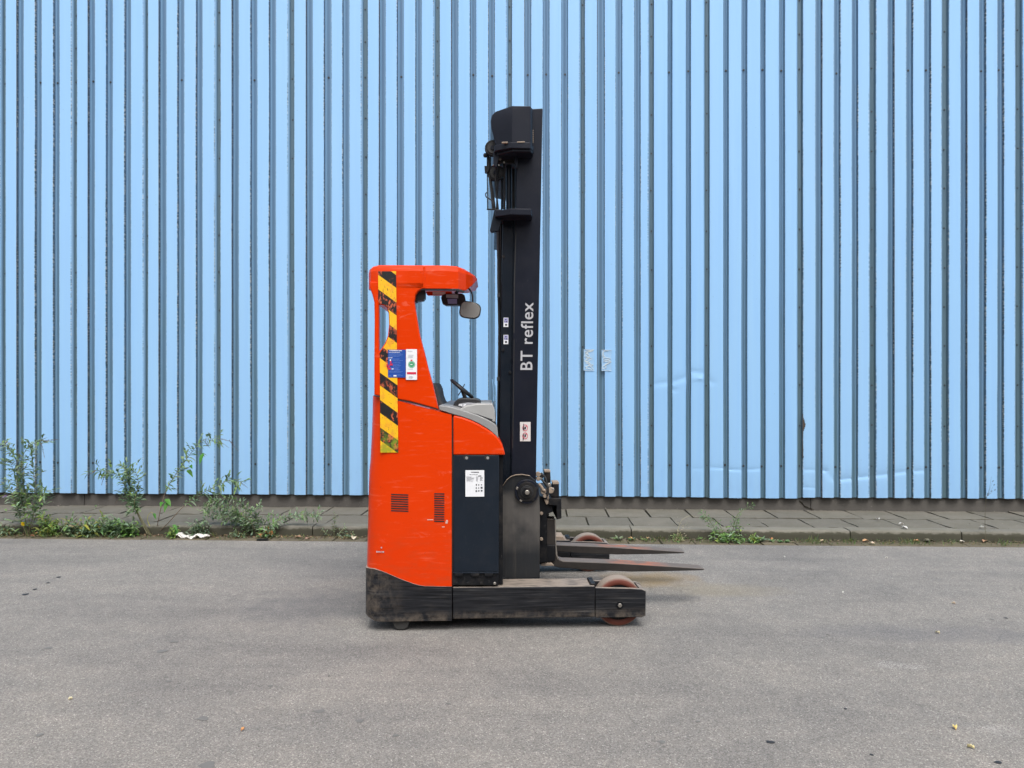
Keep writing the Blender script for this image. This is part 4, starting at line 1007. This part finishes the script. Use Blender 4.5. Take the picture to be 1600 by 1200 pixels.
def fork(v0):
    V_ = .40
    pf = pp([(853, 811), (867.6, 811), (868.4, 850), (869.8, 868), (873, 874.6), (880, 877), (960, 880), (1060, 886), (1100, 888.8), (1101, 890.2), (1098, 891.2), (1040, 892.6), (985, 893.4), (920, 890.8), (872, 887), (862, 884), (855, 876)], V_)
    f_ = prism('fork', pf, v0, v0+.105, M['fork'], tk, .004, 2); return f_
f1 = fork(.40); fork(.86)
prism('shank_edge', pp([(866.6, 812), (868.3, 812), (869.2, 850), (871, 868), (874.5, 874.5), (871, 874), (868.4, 866)], .40), .398, .402, M['steel'], f1, 0)
pprism('carriage_upright', [(845.5, 800), (852, 800), (852, 880), (845.5, 880)], .40, .46, M['dark'], tk, .003)
pprism('carriage_foot', [(845, 879), (862, 879.5), (866, 884), (845, 884.5)], .38, .95, M['tan'], tk, .003)
pprism('leg_roller_block', [(862, 838), (880, 838), (883, 843), (883, 850), (862, 850)], W-.17, W-.02, M['tan'], tk, .004)

# ================================================================== PLANTS, LITTER, SPOTS
random.seed(23)
def rv(a, b): return random.uniform(a, b)
def a_leaf(bm, cl, p, d, L, Wd, col, droop=.3, up=None):
    d = Vector(d).normalized(); u = Vector(up or (rv(-.4, .4), rv(-.5, .1), 1)); u = (u-d*u.dot(d))
    if u.length < .05: u = d.orthogonal()
    u.normalize(); s = d.cross(u); p = Vector(p)
    fold = rv(.15, .4)*Wd
    st = [(0, .12), (.3, .95), (.62, .8), (1, .0)]
    prev = None
    for t, wf in st:
        c = p+d*L*t-Vector((0, 0, 1))*droop*L*t*t
        if wf == 0: row = [bm.verts.new(c)]
        else: row = [bm.verts.new(c+s*Wd*.5*wf+u*fold*wf), bm.verts.new(c), bm.verts.new(c-s*Wd*.5*wf+u*fold*wf)]
        if prev:
            if len(row) == 3: fs = [bm.faces.new((prev[0], prev[1], row[1], row[0])), bm.faces.new((prev[1], prev[2], row[2], row[1]))]
            else: fs = [bm.faces.new((prev[0], prev[1], row[0])), bm.faces.new((prev[1], prev[2], row[0]))]
        prev = row
        for v_ in row: v_[cl] = (*col, 1)
def vary(c, a=.25):
    k = 1+rv(-a, a); return (c[0]*k*(1+rv(-.12, .15)), c[1]*k, c[2]*k*(1+rv(-.15, .15)))
GREY = (.195, .285, .165); MID = (.150, .260, .085); LIME = (.20, .31, .07); DARK = (.085, .150, .075); YEL = (.38, .36, .03); BROWN = (.15, .085, .05); PALE = (.20, .25, .17)
class Plant:
    def __init__(s, name, label, cat, base, group=None):
        s.base = Vector(base); s.root = new(name, None, loc=SW(base), rot=rz); tag(s.root, label, cat, group or ('butterfly bushes along the kerb' if cat == 'shrub' else 'weeds growing along the kerb'))
        s.fb = bmesh.new(); s.fl = s.fb.verts.layers.float_color.new('col'); s.sb = bmesh.new(); s.sl = s.sb.verts.layers.float_color.new('col')
        s.fw = None
    def stem(s, pts, r, col=(.16, .15, .08), taper=.3):
        pts = smooth_path([Vector(p)-s.base for p in pts], 5); n0 = len(s.sb.verts); a_tube(s.sb, pts, r, 5, r*taper)
        s.sb.verts.ensure_lookup_table()
        for v_ in s.sb.verts[n0:]: v_[s.sl] = (*col, 1)
        return pts
    def leaf(s, p, d, L, Wd, col, droop=.3): a_leaf(s.fb, s.fl, p, d, L, Wd, col, droop)
    def leafy(s, pts, start, step, L, Wd, cols, jit=.5, end=1., side=.0):
        acc = 0; tot = sum((b-a).length for a, b in zip(pts, pts[1:])); run = 0
        k = 0
        for a, b in zip(pts, pts[1:]):
            d = (b-a); l_ = d.length; d.normalize() if l_ > 0 else None
            t = 0
            while acc+ (l_-t) >= step:
                t += step-acc; acc = 0; f = (run+t)/tot
                if f < start or f > end: continue
                p = a+d*t; ang = rv(0, 6.28) if k % 2 else rv(0, 6.28); k += 1
                o = d.orthogonal().normalized(); o.rotate(Matrix.Rotation(ang, 3, d)) if False else None
                q = Matrix.Rotation(ang, 3, d) @ d.orthogonal().normalized()
                for sg_ in (1, -1):
                    dr = (q*sg_+d*rv(.3, .9)+Vector((0, 0, rv(-.2, .25)))).normalized()
                    sc_ = (1-.45*f)*rv(.65, 1.15)
                    s.leaf(p, dr, L*sc_, Wd*sc_, vary(random.choice(cols)), rv(.1, .55))
                    if side and random.random() < side:
                        e = p+dr*L*.8
                        for _ in range(4): s.leaf(p+dr*L*rv(.2, .8), (dr+Vector((rv(-.7, .7), rv(-.7, .7), rv(-.2, .6)))), L*rv(.3, .6), Wd*.6, vary(random.choice(cols)), .2)
            acc += l_-t if t <= l_ else 0; run += l_
    def finish(s, spikes=None):
        if len(s.sb.verts): new('stem', bm_mesh(s.sb, 'stem', 60), M['stem'], s.root)
        else: s.sb.free()
        me = bpy.data.meshes.new('foliage'); s.fb.to_mesh(me); s.fb.free(); smooth(me, 50)
        tag(new('foliage', me, M['leaf'], s.root), kind='stuff')
def spike(pl, p0, p1, col=BROWN, r=.010, name='flower_spike'):
    bm = bmesh.new(); cl = bm.verts.layers.float_color.new('col'); p0, p1 = Vector(p0)-pl.base, Vector(p1)-pl.base
    n = max(8, int((p1-p0).length/.006))
    for i in range(n):
        t = i/n; c = p0.lerp(p1, t)+Vector((0, 0, -.10*(p1-p0).length*t*t))
        for _ in range(3):
            d = Vector((rv(-1, 1), rv(-1, 1), rv(-1, 1))); a_leaf(bm, cl, c, d, r*(1.3-t), r*.6, vary(col, .4), 0)
    me = bpy.data.meshes.new(name); bm.to_mesh(me); bm.free(); new(name, me, M['leaf'], pl.root)
YG = 6.56      # weeds root in the gutter line in front of the kerb
def Q(px, py, y=YG): return S(px, py, y)
def gp(px, y=YG, z=0.): q = S(px, 600, y); q.z = z; return q
CG = [GREY, GREY, MID, PALE]
# tall butterfly bush at far left
b = gp(45); p = Plant('butterfly_bush', 'tall grey-green butterfly bush at the far left of the kerb, nearly waist high', 'shrub', b)
for path in ([(45, 838), (38, 800), (32, 755), (34, 720), (45, 697), (68, 688)], [(47, 838), (44, 800), (38, 760), (26, 722), (14, 700), (2, 692)], [(42, 838), (52, 805), (54, 770), (52, 735), (50, 705), (56, 690)], [(45, 836), (58, 800), (64, 775), (74, 766)], [(42, 838), (30, 805), (20, 775), (12, 752)], [(44, 838), (36, 790), (28, 760), (22, 738), (16, 722)]):
    pts = p.stem([Q(a, c, YG+rv(-.03, .08)) for a, c in path], .0038); p.leafy(pts, .25, .022, .125, .030, CG, side=.2)
for _ in range(90): q = Vector((rv(-.20, .16), rv(-.08, .10), rv(.02, .42))); p.leaf(q, (rv(-1, 1), rv(-1, 1), rv(-.1, .8)), rv(.05, .09), .022, vary(random.choice([LIME, MID, GREY, LIME])), .4)
spike(p, Q(61, 690), Q(74, 682)); spike(p, Q(64, 692), Q(70, 714)); spike(p, Q(12, 690), Q(-6, 702)); spike(p, Q(68, 690), Q(92, 684)); spike(p, Q(54, 745), Q(57, 762), BROWN, .008)
spike(p, Q(4, 777), Q(14, 774), (.30, .14, .42), .016)
p.finish()
# leaning bush with a bent crown
b = gp(236); p = Plant('butterfly_bush', 'leaning butterfly bush left of centre with a drooping leafy crown before the cladding', 'shrub', b)
for path in ([(236, 836), (222, 812), (205, 782), (195, 760), (188, 745), (172, 738), (150, 735)], [(234, 836), (214, 800), (204, 770), (202, 748), (196, 732), (188, 727)], [(230, 834), (216, 806), (210, 785), (216, 762), (214, 742), (206, 734)]):
    pts = p.stem([Q(a, c, YG+rv(-.02, .07)) for a, c in path], .0042); p.leafy(pts, .36, .015, .120, .028, [GREY, GREY, MID, DARK], side=.3)
spike(p, Q(150, 735), Q(136, 742)); spike(p, Q(164, 742), Q(158, 758)); spike(p, Q(190, 775), Q(179, 786), BROWN, .007)
p.finish()
# the two long arching branches
b = gp(243); p = Plant('butterfly_bush', 'butterfly bush with one long branch arching up to brown flower heads at right', 'shrub', b)
for path, st, dn in (([(243, 837), (250, 800), (258, 770), (272, 745), (288, 722), (300, 706), (312, 692), (325, 686), (345, 686)], .35, .034), ([(242, 837), (262, 818), (282, 796), (302, 778), (325, 766), (345, 756), (362, 750), (378, 754)], .40, .024)):
    pts = p.stem([Q(a, c, YG+.05+rv(-.03, .05)) for a, c in path], .0040, (.14, .10, .07)); p.leafy(pts, st, dn*.75, .110, .028, [GREY, MID, GREY], side=.3)
p.stem([Q(234, 822), Q(230, 810), Q(236, 800), Q(240, 806)], .003, (.28, .27, .06))
for a, c, l_ in ((318, 708, .08), (292, 735, .085), (296, 728, .07), (258, 780, .09), (262, 784, .08), (256, 785, .08), (270, 820, .07), (272, 824, .07), (240, 802, .05)):
    p.leaf(Q(a, c, YG)-p.base, (rv(-.4, 1), -.4, rv(-.8, .2)), l_, l_*.55, vary((.06, .20, .03), .15), .5)
for a, c, e, f in ((322, 692, 328, 700), (328, 688, 345, 692), (340, 688, 358, 698), (346, 686, 366, 690), (358, 688, 373, 704), (320, 688, 324, 698), (376, 754, 388, 762), (366, 764, 372, 772)): spike(p, Q(a, c, YG+.05), Q(e, f, YG+.05), (.17, .10, .06), .0085)
p.finish()
# spreading bush near the truck
b = gp(403); p = Plant('butterfly_bush', 'low spreading grey butterfly bush sprawling over the pavement left of the truck', 'shrub', b)
for path in ([(403, 842), (390, 815), (370, 800), (345, 790), (325, 785)], [(403, 842), (395, 810), (385, 795), (370, 782), (355, 778), (333, 784)], [(405, 842), (402, 815), (398, 798), (408, 790)], [(405, 842), (420, 822), (440, 812), (465, 804), (500, 803)], [(402, 842), (384, 822), (362, 812), (340, 806)], [(404, 842), (412, 820), (420, 806)], [(402, 842), (392, 826), (380, 812), (364, 795)], [(402, 842), (388, 820), (368, 808), (330, 800), (318, 796)]):
    pts = p.stem([Q(a, c, YG+.04+rv(-.06, .1)) for a, c in path], .003); p.leafy(pts, .14, .013, .080, .021, [GREY, GREY, PALE, MID], side=.4)
p.finish()
# small shrub right of that
b = gp(522); p = Plant('weed', 'small pale weed at the kerb just left of the orange bumper', 'weed', b)
for path in ([(522, 842), (522, 822), (524, 808), (522, 798)], [(524, 842), (535, 828), (540, 822)], [(520, 842), (508, 832), (502, 828)]):
    pts = p.stem([Q(a, c, YG+.02) for a, c in path], .002, (.2, .2, .1)); p.leafy(pts, .2, .016, .04, .014, [GREY, PALE, (.16, .18, .06)], side=.4)
p.finish()
# undergrowth clumps, left
def clump(px, lab, w_, h_, n, cols, L=.07, Wd=.018, name='weed', y=YG, group=None, dy=.07):
    p = Plant(name, lab, 'weed', gp(px, y), group)
    for _ in range(max(3, n//14)):
        e = Vector((rv(-w_, w_), rv(-dy, dy*.4), rv(.5, 1)*h_)); pts = p.stem([p.base, p.base+e*.5+Vector((rv(-.02, .02), 0, .02)), p.base+e], .0022, (.15, .17, .06)); p.leafy(pts, .15, .018, L, Wd, cols, side=.2)
    for _ in range(n):
        q = Vector((random.gauss(0, w_*.45), rv(-dy, dy*.5), abs(random.gauss(0, h_*.38)))); p.leaf(q, (rv(-1, 1), rv(-1, .4), rv(-.1, .9)), L*rv(.5, 1.1), Wd*rv(.7, 1.2), vary(random.choice(cols)), rv(.1, .6))
    p.finish(); return p
clump(12, 'small tuft of weeds at the left edge under the tall bush', .10, .10, 60, [DARK, GREY, (.15, .13, .05)])
clump(80, 'bright green weed clump at the kerb beside the yellow flower', .14, .20, 120, [LIME, MID, LIME, (.20, .22, .05)])
clump(122, 'grey-green weed clump between the tall bush and the leaning bush', .15, .17, 80, [GREY, MID, DARK, GREY, (.22, .20, .09)], .10, .024)
clump(150, 'weed clump with yellowing tips left of the leaning bush', .12, .24, 60, [GREY, MID, (.25, .27, .05), GREY], .10, .022)
clump(185, 'dense low weed clump at the foot of the leaning bush', .16, .19, 105, [GREY, DARK, GREY, MID], .11, .026)
clump(206, 'leafy green weeds right at the leaning bush stem', .12, .15, 80, [MID, (.08, .2, .03), DARK, MID, LIME], .06, .024)
clump(272, 'small fresh green weed beside the white litter', .06, .10, 50, [LIME, MID], .05, .022)
clump(312, 'grey weed clump growing over the white litter', .11, .18, 100, [GREY, PALE, DARK], .06, .016)
clump(375, 'trailing brownish weeds left of the spreading bush', .09, .07, 60, [DARK, (.13, .11, .05), GREY], .04, .014)
clump(418, 'weeds with an orange dead leaf at the foot of the spreading bush', .07, .10, 70, [GREY, (.35, .16, .06), MID, DARK], .05, .02)
clump(545, 'sparse weeds against the kerb behind the orange bumper', .08, .05, 40, [GREY, (.2, .17, .08)], .04, .014)
# right side plants
b = gp(1135); p = Plant('mugwort', 'bushy green weed right of the forks with a tall bent shoot', 'weed', b)
for path in ([(1140, 848), (1146, 825), (1152, 805), (1166, 794), (1176, 790)], [(1128, 848), (1116, 825), (1104, 808), (1092, 798)], [(1145, 848), (1155, 830), (1152, 810)], [(1135, 848), (1124, 820), (1110, 812), (1096, 806)]):
    pts = p.stem([Q(a, c, YG+.02) for a, c in path], .0024, (.14, .18, .07)); p.leafy(pts, .3, .016, .048, .013, [GREY, MID, (.09, .19, .07)], side=.5)
for _ in range(170): q = Vector((random.gauss(0, .09), rv(-.09, .03), abs(random.gauss(0, .06)))); p.leaf(q, (rv(-1, 1), rv(-1, .4), rv(0, .8)), rv(.03, .06), .018, vary(random.choice([LIME, MID, GREY, (.10, .22, .04)])), .4)
p.stem([Q(1058, 848), Q(1060, 825), Q(1066, 812), Q(1078, 806), Q(1090, 808)], .0028, (.36, .33, .22))
for _ in range(26): p.leaf(Q(rv(1056, 1075), rv(808, 845), YG-.01)-p.base, (rv(-1, 1), rv(-1, 1), rv(-.5, 1)), rv(.02, .04), .006, vary((.35, .32, .22)), .4)
p.finish()
clump(1058, 'dry pale weed just left of the bushy green weed', .06, .06, 55, [(.2, .22, .09), MID, (.3, .27, .15)], .04, .012)
clump(1178, 'low bright weed with a yellow bloom right of the bushy weed', .05, .05, 60, [LIME, MID, (.2, .22, .05)], .04, .016)
def rosette(px, lab, n, L, Wd, cols, y=YG-.02, upr=.7):
    p = Plant('rosette_weed', lab, 'weed', gp(px, y))
    for k in range(n):
        a = 2*math.pi*k/n+rv(-.3, .3); p.leaf((0, 0, .004), (math.cos(a), math.sin(a)*.8, upr*rv(.5, 1.6)), L*rv(.7, 1.1), Wd*rv(.8, 1.1), vary(random.choice(cols)), rv(.1, .4))
    p.finish()
rosette(966, 'pale pointed rosette weed first right of the far fork wheel', 12, .085, .020, [PALE, GREY, MID])
rosette(987, 'small brownish rosette weed second from the far fork wheel', 10, .05, .018, [(.18, .15, .05), MID, GREY])
rosette(1008, 'thin grassy rosette weed under the kerb beyond the fork tips', 14, .055, .007, [(.16, .2, .07), MID])
rosette(1190, 'pale upright rosette weed with long leaves right of the bushy weed', 11, .085, .026, [PALE, (.14, .22, .12)], upr=.9)
rosette(1206, 'flat rosette weed between the pale rosette and the round-leaved weed', 10, .055, .016, [MID, GREY])
for px, lab in ((1171, 'round-leaved weed left of the pale upright rosette'), (1219, 'round-leaved weed right of the pale upright rosette'), (1230, 'last round-leaved weed of the right-hand group')):
    rosette(px, lab, 6, .045, .038, [(.10, .19, .07), (.13, .22, .09)], YG-.04, .5)
# dry stalk far right
b = gp(1540, YG+.03); p = Plant('dry_stalk', 'thin tall dry stalk standing at the kerb at far right', 'weed', b)
pts = p.stem([Q(1540, 848, YG+.03), Q(1539, 810, YG+.03), Q(1541, 780, YG+.03), Q(1546, 763, YG+.03), Q(1549, 745, YG+.03)], .0022, (.09, .08, .05))
for a, c in ((1553, 758), (1554, 766), (1549, 768), (1551, 752), (1543, 772)): p.stem([Q(1543, 775, YG+.03), Q((1543+a)/2, (775+c)/2, YG+.03), Q(a, c, YG+.03)], .001, (.09, .07, .05)); spike(p, Q(a, c, YG+.03), Q(a+1.5, c-2, YG+.03), (.08, .06, .05), .006, 'seed_head')
p.leaf((0, 0, .1), (1, 0, 1), .02, .004, (.1, .1, .05)); p.finish()
# yellow flower
q = Q(37, 818, YG-.09); fb_ = gp(37, YG-.09); fr = new('yellow_flower', None, loc=SW(fb_), rot=rz); tag(fr, 'single yellow dandelion-like flower beside the kerb at far left', 'flower')
hh = q.z
bm = bmesh.new(); cl = bm.verts.layers.float_color.new('col')
for _ in range(70): a = rv(0, 6.28); t = rv(.1, 1); a_leaf(bm, cl, (0, 0, hh), (math.cos(a)*t, -.5, math.sin(a)*t), .024, .008, vary((.78, .62, .02), .1), .1)
me = bpy.data.meshes.new('petals'); bm.to_mesh(me); bm.free(); new('petals', me, M['leaf'], fr)
bm = bmesh.new(); cl = bm.verts.layers.float_color.new('col'); a_tube(bm, [Vector((.02, .03, 0)), Vector((.01, .01, hh*.6)), Vector((0, 0, hh))], .002, 5)
for v_ in bm.verts: v_[cl] = (.1, .18, .05, 1)
new('stem', bm_mesh(bm, 'stem', 60), M['stem'], fr)

# grass blades and small greens along the kerb foot
bm = bmesh.new(); cl = bm.verts.layers.float_color.new('col')
def dens(px):
    d = .25
    for c, s_, a in ((1270, 22, 1.6), (1330, 12, 1.2), (1420, 22, 1.3), (1485, 12, .7), (1570, 14, .9), (1010, 20, .8), (1035, 14, .8), (60, 60, 1.), (150, 60, 1.), (330, 25, .7), (440, 30, .5), (1100, 30, .7), (1375, 10, .6), (930, 30, .15)): d += a*math.exp(-((px-c)/s_)**2)
    return d
n = 0
while n < 1900:
    px = rv(-60, 1680)
    if rv(0, 2.2) > dens(px): continue
    n += 1; b = gp(px, rv(6.44, 6.625)); h_ = rv(.015, .05)*(1+.5*dens(px))
    a_leaf(bm, cl, b, (rv(-.7, .7), rv(-.8, .2), 1), h_, rv(.003, .006), vary(random.choice([MID, (.12, .16, .05), (.20, .19, .08), DARK]), .3), rv(0, .5))
# moss and seedlings in the pavement joints
for _ in range(260):
    row = random.choice((Y_SLAB, Y_SLAB, ymid, Y_PL-.01)); b = Vector((rv(-6, 6), row+rv(-.006, .006), Z_P-.004)); a_leaf(bm, cl, b, (rv(-1, 1), rv(-1, 1), .7), rv(.008, .018), .005, vary(random.choice([(.10, .12, .05), (.14, .11, .07)]), .3), .3)
me = bpy.data.meshes.new('grass'); bm.to_mesh(me); bm.free(); o = new('grass', me, M['leaf'], rot=rz); tag(o, 'short grass blades and moss sprouting along the foot of the kerb', 'grass', kind='stuff')
# dry bits in the gutter
bm = bmesh.new(); cl = bm.verts.layers.float_color.new('col')
for _ in range(5200):
    px = rv(-80, 1690); left = px < 560
    if not left and random.random() < .35: continue
    yy = Y_KERB-.004-abs(random.gauss(0, .055 if left else .045)); 
    if yy < 6.40: continue
    b = gp(px, yy, rv(.001, .010)); c_ = vary(random.choice([(.10, .055, .03), (.07, .05, .03), (.16, .10, .06), (.22, .17, .11), (.05, .04, .028), (.09, .08, .04), (.28, .20, .13)] if left else [(.12, .10, .06), (.09, .085, .05), (.20, .17, .12), (.07, .06, .04)]), .35)
    s_ = rv(.004, .016)
    a_leaf(bm, cl, b, (rv(-1, 1), rv(-1, 1), rv(-.15, .25)), s_*1.6, s_*.8, c_, rv(-.2, .2))
for _ in range(420):
    b = Vector((rv(-6, 6), rv(Y_SLAB+.01, Y_PL-.02) if random.random() < .55 else Y_PL-abs(random.gauss(0, .04)), Z_P+.004)); s_ = rv(.004, .011)
    a_leaf(bm, cl, b, (rv(-1, 1), rv(-1, 1), .1), s_, s_*.7, vary(random.choice([(.30, .27, .22), (.08, .06, .04), (.16, .12, .08)]), .3), 0)
me = bpy.data.meshes.new('leaf_litter'); bm.to_mesh(me); bm.free(); o = new('leaf_litter', me, M['bits'], rot=rz); tag(o, 'brown crumbled leaf litter and grit lying in the gutter', 'leaf litter', kind='stuff')

# single dead leaves that can be picked out
def dead_leaf(px, py, L, col, lab, yl=None, zz=.012):
    g_ = Sg(px, py, zz) if yl is None else gp(px, yl, zz)
    bm = bmesh.new(); cl = bm.verts.layers.float_color.new('col'); a = rv(0, 6.28); d = Vector((math.cos(a), math.sin(a)*.6, .12)).normalized(); s = Vector((-d.y, d.x, 0)); n = 6; prev = None
    for i in range(n+1):
        t = i/n; wd = L*.32*math.sin(math.pi*min(1, t*.92+.06)); c = d*L*(t-.5)+Vector((0, 0, .12*L*math.sin(t*4)))
        row = [bm.verts.new(c+s*wd+Vector((0, 0, rv(.004, .014)))), bm.verts.new(c), bm.verts.new(c-s*wd+Vector((0, 0, rv(.004, .014))))]
        for v_ in row: v_[cl] = (*vary(col, .12), 1)
        if prev: bm.faces.new((prev[0], prev[1], row[1], row[0])); bm.faces.new((prev[1], prev[2], row[2], row[1]))
        prev = row
    me = bm_mesh(bm, 'dead_leaf', 60); o = new('dead_leaf', me, M['bits'], loc=SW(g_), rot=rz); m_ = o.modifiers.new('thickness', 'SOLIDIFY'); m_.thickness = .0012
    tag(o, lab, 'leaf', 'dead leaves and scraps on the ground')
GL = None
for px, py, L, col, lab in ((9, 835, .07, (.42, .30, .16), 'pale tan dead leaf at the left edge of the gutter'), (60, 833, .075, (.42, .25, .09), 'tan curled dead leaf under the tall bush'), (50, 838, .05, (.25, .12, .06), 'brown dead leaf just left of the tan curled one'),
    (407, 833, .075, (.42, .18, .07), 'orange-brown dead leaf in the spreading bush'), (466, 840, .06, (.34, .22, .14), 'tan dead leaf midway between the spreading bush and the truck'), (480, 843, .05, (.30, .20, .14), 'second tan leaf, nearer the truck'), (553, 841, .085, (.50, .42, .32), 'large pale dead leaf in the gutter next to the orange bumper'),
    (1284, 846, .05, (.55, .42, .26), 'pale leaf scrap in the gutter under the crack in the plinth'), (1352, 846, .06, (.50, .30, .16), 'orange-tan leaf in the gutter right of the grass tuft'), (1362, 850, .055, (.48, .40, .28), 'cream leaf lying on the gutter stones beside the orange-tan leaf'), (1432, 846, .05, (.50, .28, .15), 'reddish leaf left of the dark torn scrap'),
    (1450, 834, .10, (.13, .13, .09), 'dark torn leaf scrap standing up against the kerb at right'), (1448, 844, .07, (.26, .25, .20), 'grey curled leaf below the dark torn scrap'), (1538, 846, .06, (.36, .22, .14), 'brown leaf at the foot of the dry stalk'), (1503, 847, .04, (.55, .50, .42), 'white leaf scrap left of the dry stalk'),
    (1205, 843, .05, (.45, .22, .10), 'orange dead leaf among the right-hand rosettes'), (985, 842, .05, (.45, .28, .12), 'small tan leaf beside the brownish rosette'), (1012, 841, .04, (.42, .28, .14), 'small tan leaf beyond the fork tips')):
    dead_leaf(px, py, L, col, lab, max(6.42, min(6.59, Sg(px, py, .01).y)))
for px, py, L, col, lab in ((1492, 1138, .036, (.62, .50, .20), 'largest yellow leaf fragment on the asphalt at lower right'), (1517, 1168, .030, (.62, .54, .28), 'thin yellow leaf fragment nearest the bottom right corner'), (1465, 989, .034, (.55, .50, .34), 'pale yellow fragment on the asphalt at middle right'), (1490, 943, .024, (.48, .38, .26), 'small tan fragment on the asphalt far right'),
    (1317, 927, .022, (.60, .58, .52), 'small white fragment on the asphalt right of the fork tips'), (110, 1093, .020, (.55, .50, .34), 'tiny cream fragment on the asphalt at lower left'), (379, 1141, .020, (.50, .26, .12), 'tiny orange fragment on the asphalt at lower left'), (1226, 871, .022, (.6, .58, .54), 'small white fragment on the asphalt beyond the fork tips'), (1385, 872, .020, (.6, .58, .54), 'small white fragment near the gutter at right')):
    dead_leaf(px, py, L*.8, col, lab, None, .004)
# litter on the pavement
for px, py, L, col, lab in ((1372, 812, .05, (.5, .49, .46), 'grey-white scrap lying on the back row of paving at right'), (1408, 820, .05, (.55, .54, .5), 'thin white scrap on the paving left of the dark leaf scrap'), (1413, 825, .07, (.52, .50, .46), 'longer pale scrap on the paving just below the thin white one'), (1535, 825, .06, (.42, .42, .38), 'grey scrap on the paving in front of the dry stalk'), (385, 792, .04, (.6, .57, .52), 'small white scrap on the paving behind the spreading bush')):
    g_ = Sg(px, py, Z_P+.01); dead_leaf(px, py, L, col, lab, g_.y, Z_P+.012)
# crumpled white litter
b = gp(301, 6.50, .0); lt = new('crumpled_litter', None, loc=SW(b), rot=rz)
bm = bmesh.new(); n, m_ = 26, 10; L = .315; rings = []
for i in range(n+1):
    t = i/n; c = Vector((-L/2+L*t, .012*math.sin(t*7), .018+.012*math.sin(t*9+1)+.010*math.sin(t*21))); w_ = (.020+.014*abs(math.sin(t*8.5+.4)))*(min(1, t*6+.25))*(min(1, (1-t)*6+.25))
    rings.append([bm.verts.new(c+Vector((rv(-.002, .002), math.cos(2*math.pi*k/m_)*w_*1.2*rv(.7, 1.2), math.sin(2*math.pi*k/m_)*w_*.62*rv(.6, 1.2)))) for k in range(m_)])
for a, c in zip(rings, rings[1:]):
    for k in range(m_): bm.faces.new((a[k], a[(k+1) % m_], c[(k+1) % m_], c[k]))
bm.faces.new(rings[0]); bm.faces.new(rings[-1][::-1])
me = bm_mesh(bm, 'crumpled_litter', 25); bpy.data.objects.remove(lt); lt = new('crumpled_litter', me, M['paper'], loc=SW(b), rot=rz); tag(lt, 'long crumpled white plastic litter lying in the gutter on the left', 'litter')
b = gp(408, 6.42, 0); bm = bmesh.new(); a_box(bm, -.05, .05, -.02, .03, .002, .010)
for v_ in bm.verts: v_.co += Vector((rv(-.015, .015), rv(-.012, .012), rv(0, .004)))
tag(new('dark_shard', bm_mesh(bm, 'dark_shard'), M['dark'], loc=SW(b), rot=rz), 'flat dark shard at the gutter edge below the spreading bush', 'debris')

# tar drops and worn spots pressed into the asphalt
def blob_mesh(bm, c, rx, ry, z):
    n = 18; ph = rv(0, 6); vsx = [bm.verts.new((c.x+rx*math.cos(2*math.pi*k/n)*(1+.22*math.sin(3*2*math.pi*k/n+ph)+rv(-.1, .1)), c.y+ry*math.sin(2*math.pi*k/n)*(1+.2*math.sin(2*2*math.pi*k/n+ph)+rv(-.1, .1)), z)) for k in range(n)]
    top = [bm.verts.new((v_.co.x*.7+c.x*.3, v_.co.y*.7+c.y*.3, z+.0016)) for v_ in vsx]
    for k in range(n): bm.faces.new((vsx[k], vsx[(k+1) % n], top[(k+1) % n], top[k]))
    bm.faces.new(top)
bm = bmesh.new()
for px, py, r_ in ((1203, 1160, .017), (1560, 1192, .014), (1572, 966, .012), (514, 1057, .006), (40, 929, .022), (55, 921, .016), (75, 911, .014), (92, 902, .018), (612, 908, .0), (1321, 1108, .008), (1362, 1180, .008)):
    if r_: blob_mesh(bm, Sg(px, py), r_, r_*.8, .0022)
tag(new('tar_spots', bm_mesh(bm, 'tar_spots'), M['tarm'], rot=rz), kind='stuff', label='small black tar spots pressed into the asphalt', cat='tar spots')
bm = bmesh.new()
for px, py, r_ in ((317, 1123, .026), (75, 1013, .022), (253, 1018, .030), (272, 1003, .024), (263, 1065, .016), (423, 1072, .014), (500, 1112, .022), (62, 1149, .014), (562, 1127, .018), (1243, 984, .006), (1286, 997, .010), (1296, 993, .008), (325, 1196, .03), (618, 1150, .014), (1034, 1160, .016), (1090, 1128, .012), (1292, 992, .006), (700, 1100, .012), (1550, 968, .014)):
    blob_mesh(bm, Sg(px, py), r_, r_*.8, .0021)
tag(new('worn_spots', bm_mesh(bm, 'worn_spots'), M['tar2'], rot=rz), kind='stuff', label='faint grey worn spots in the asphalt', cat='stains')
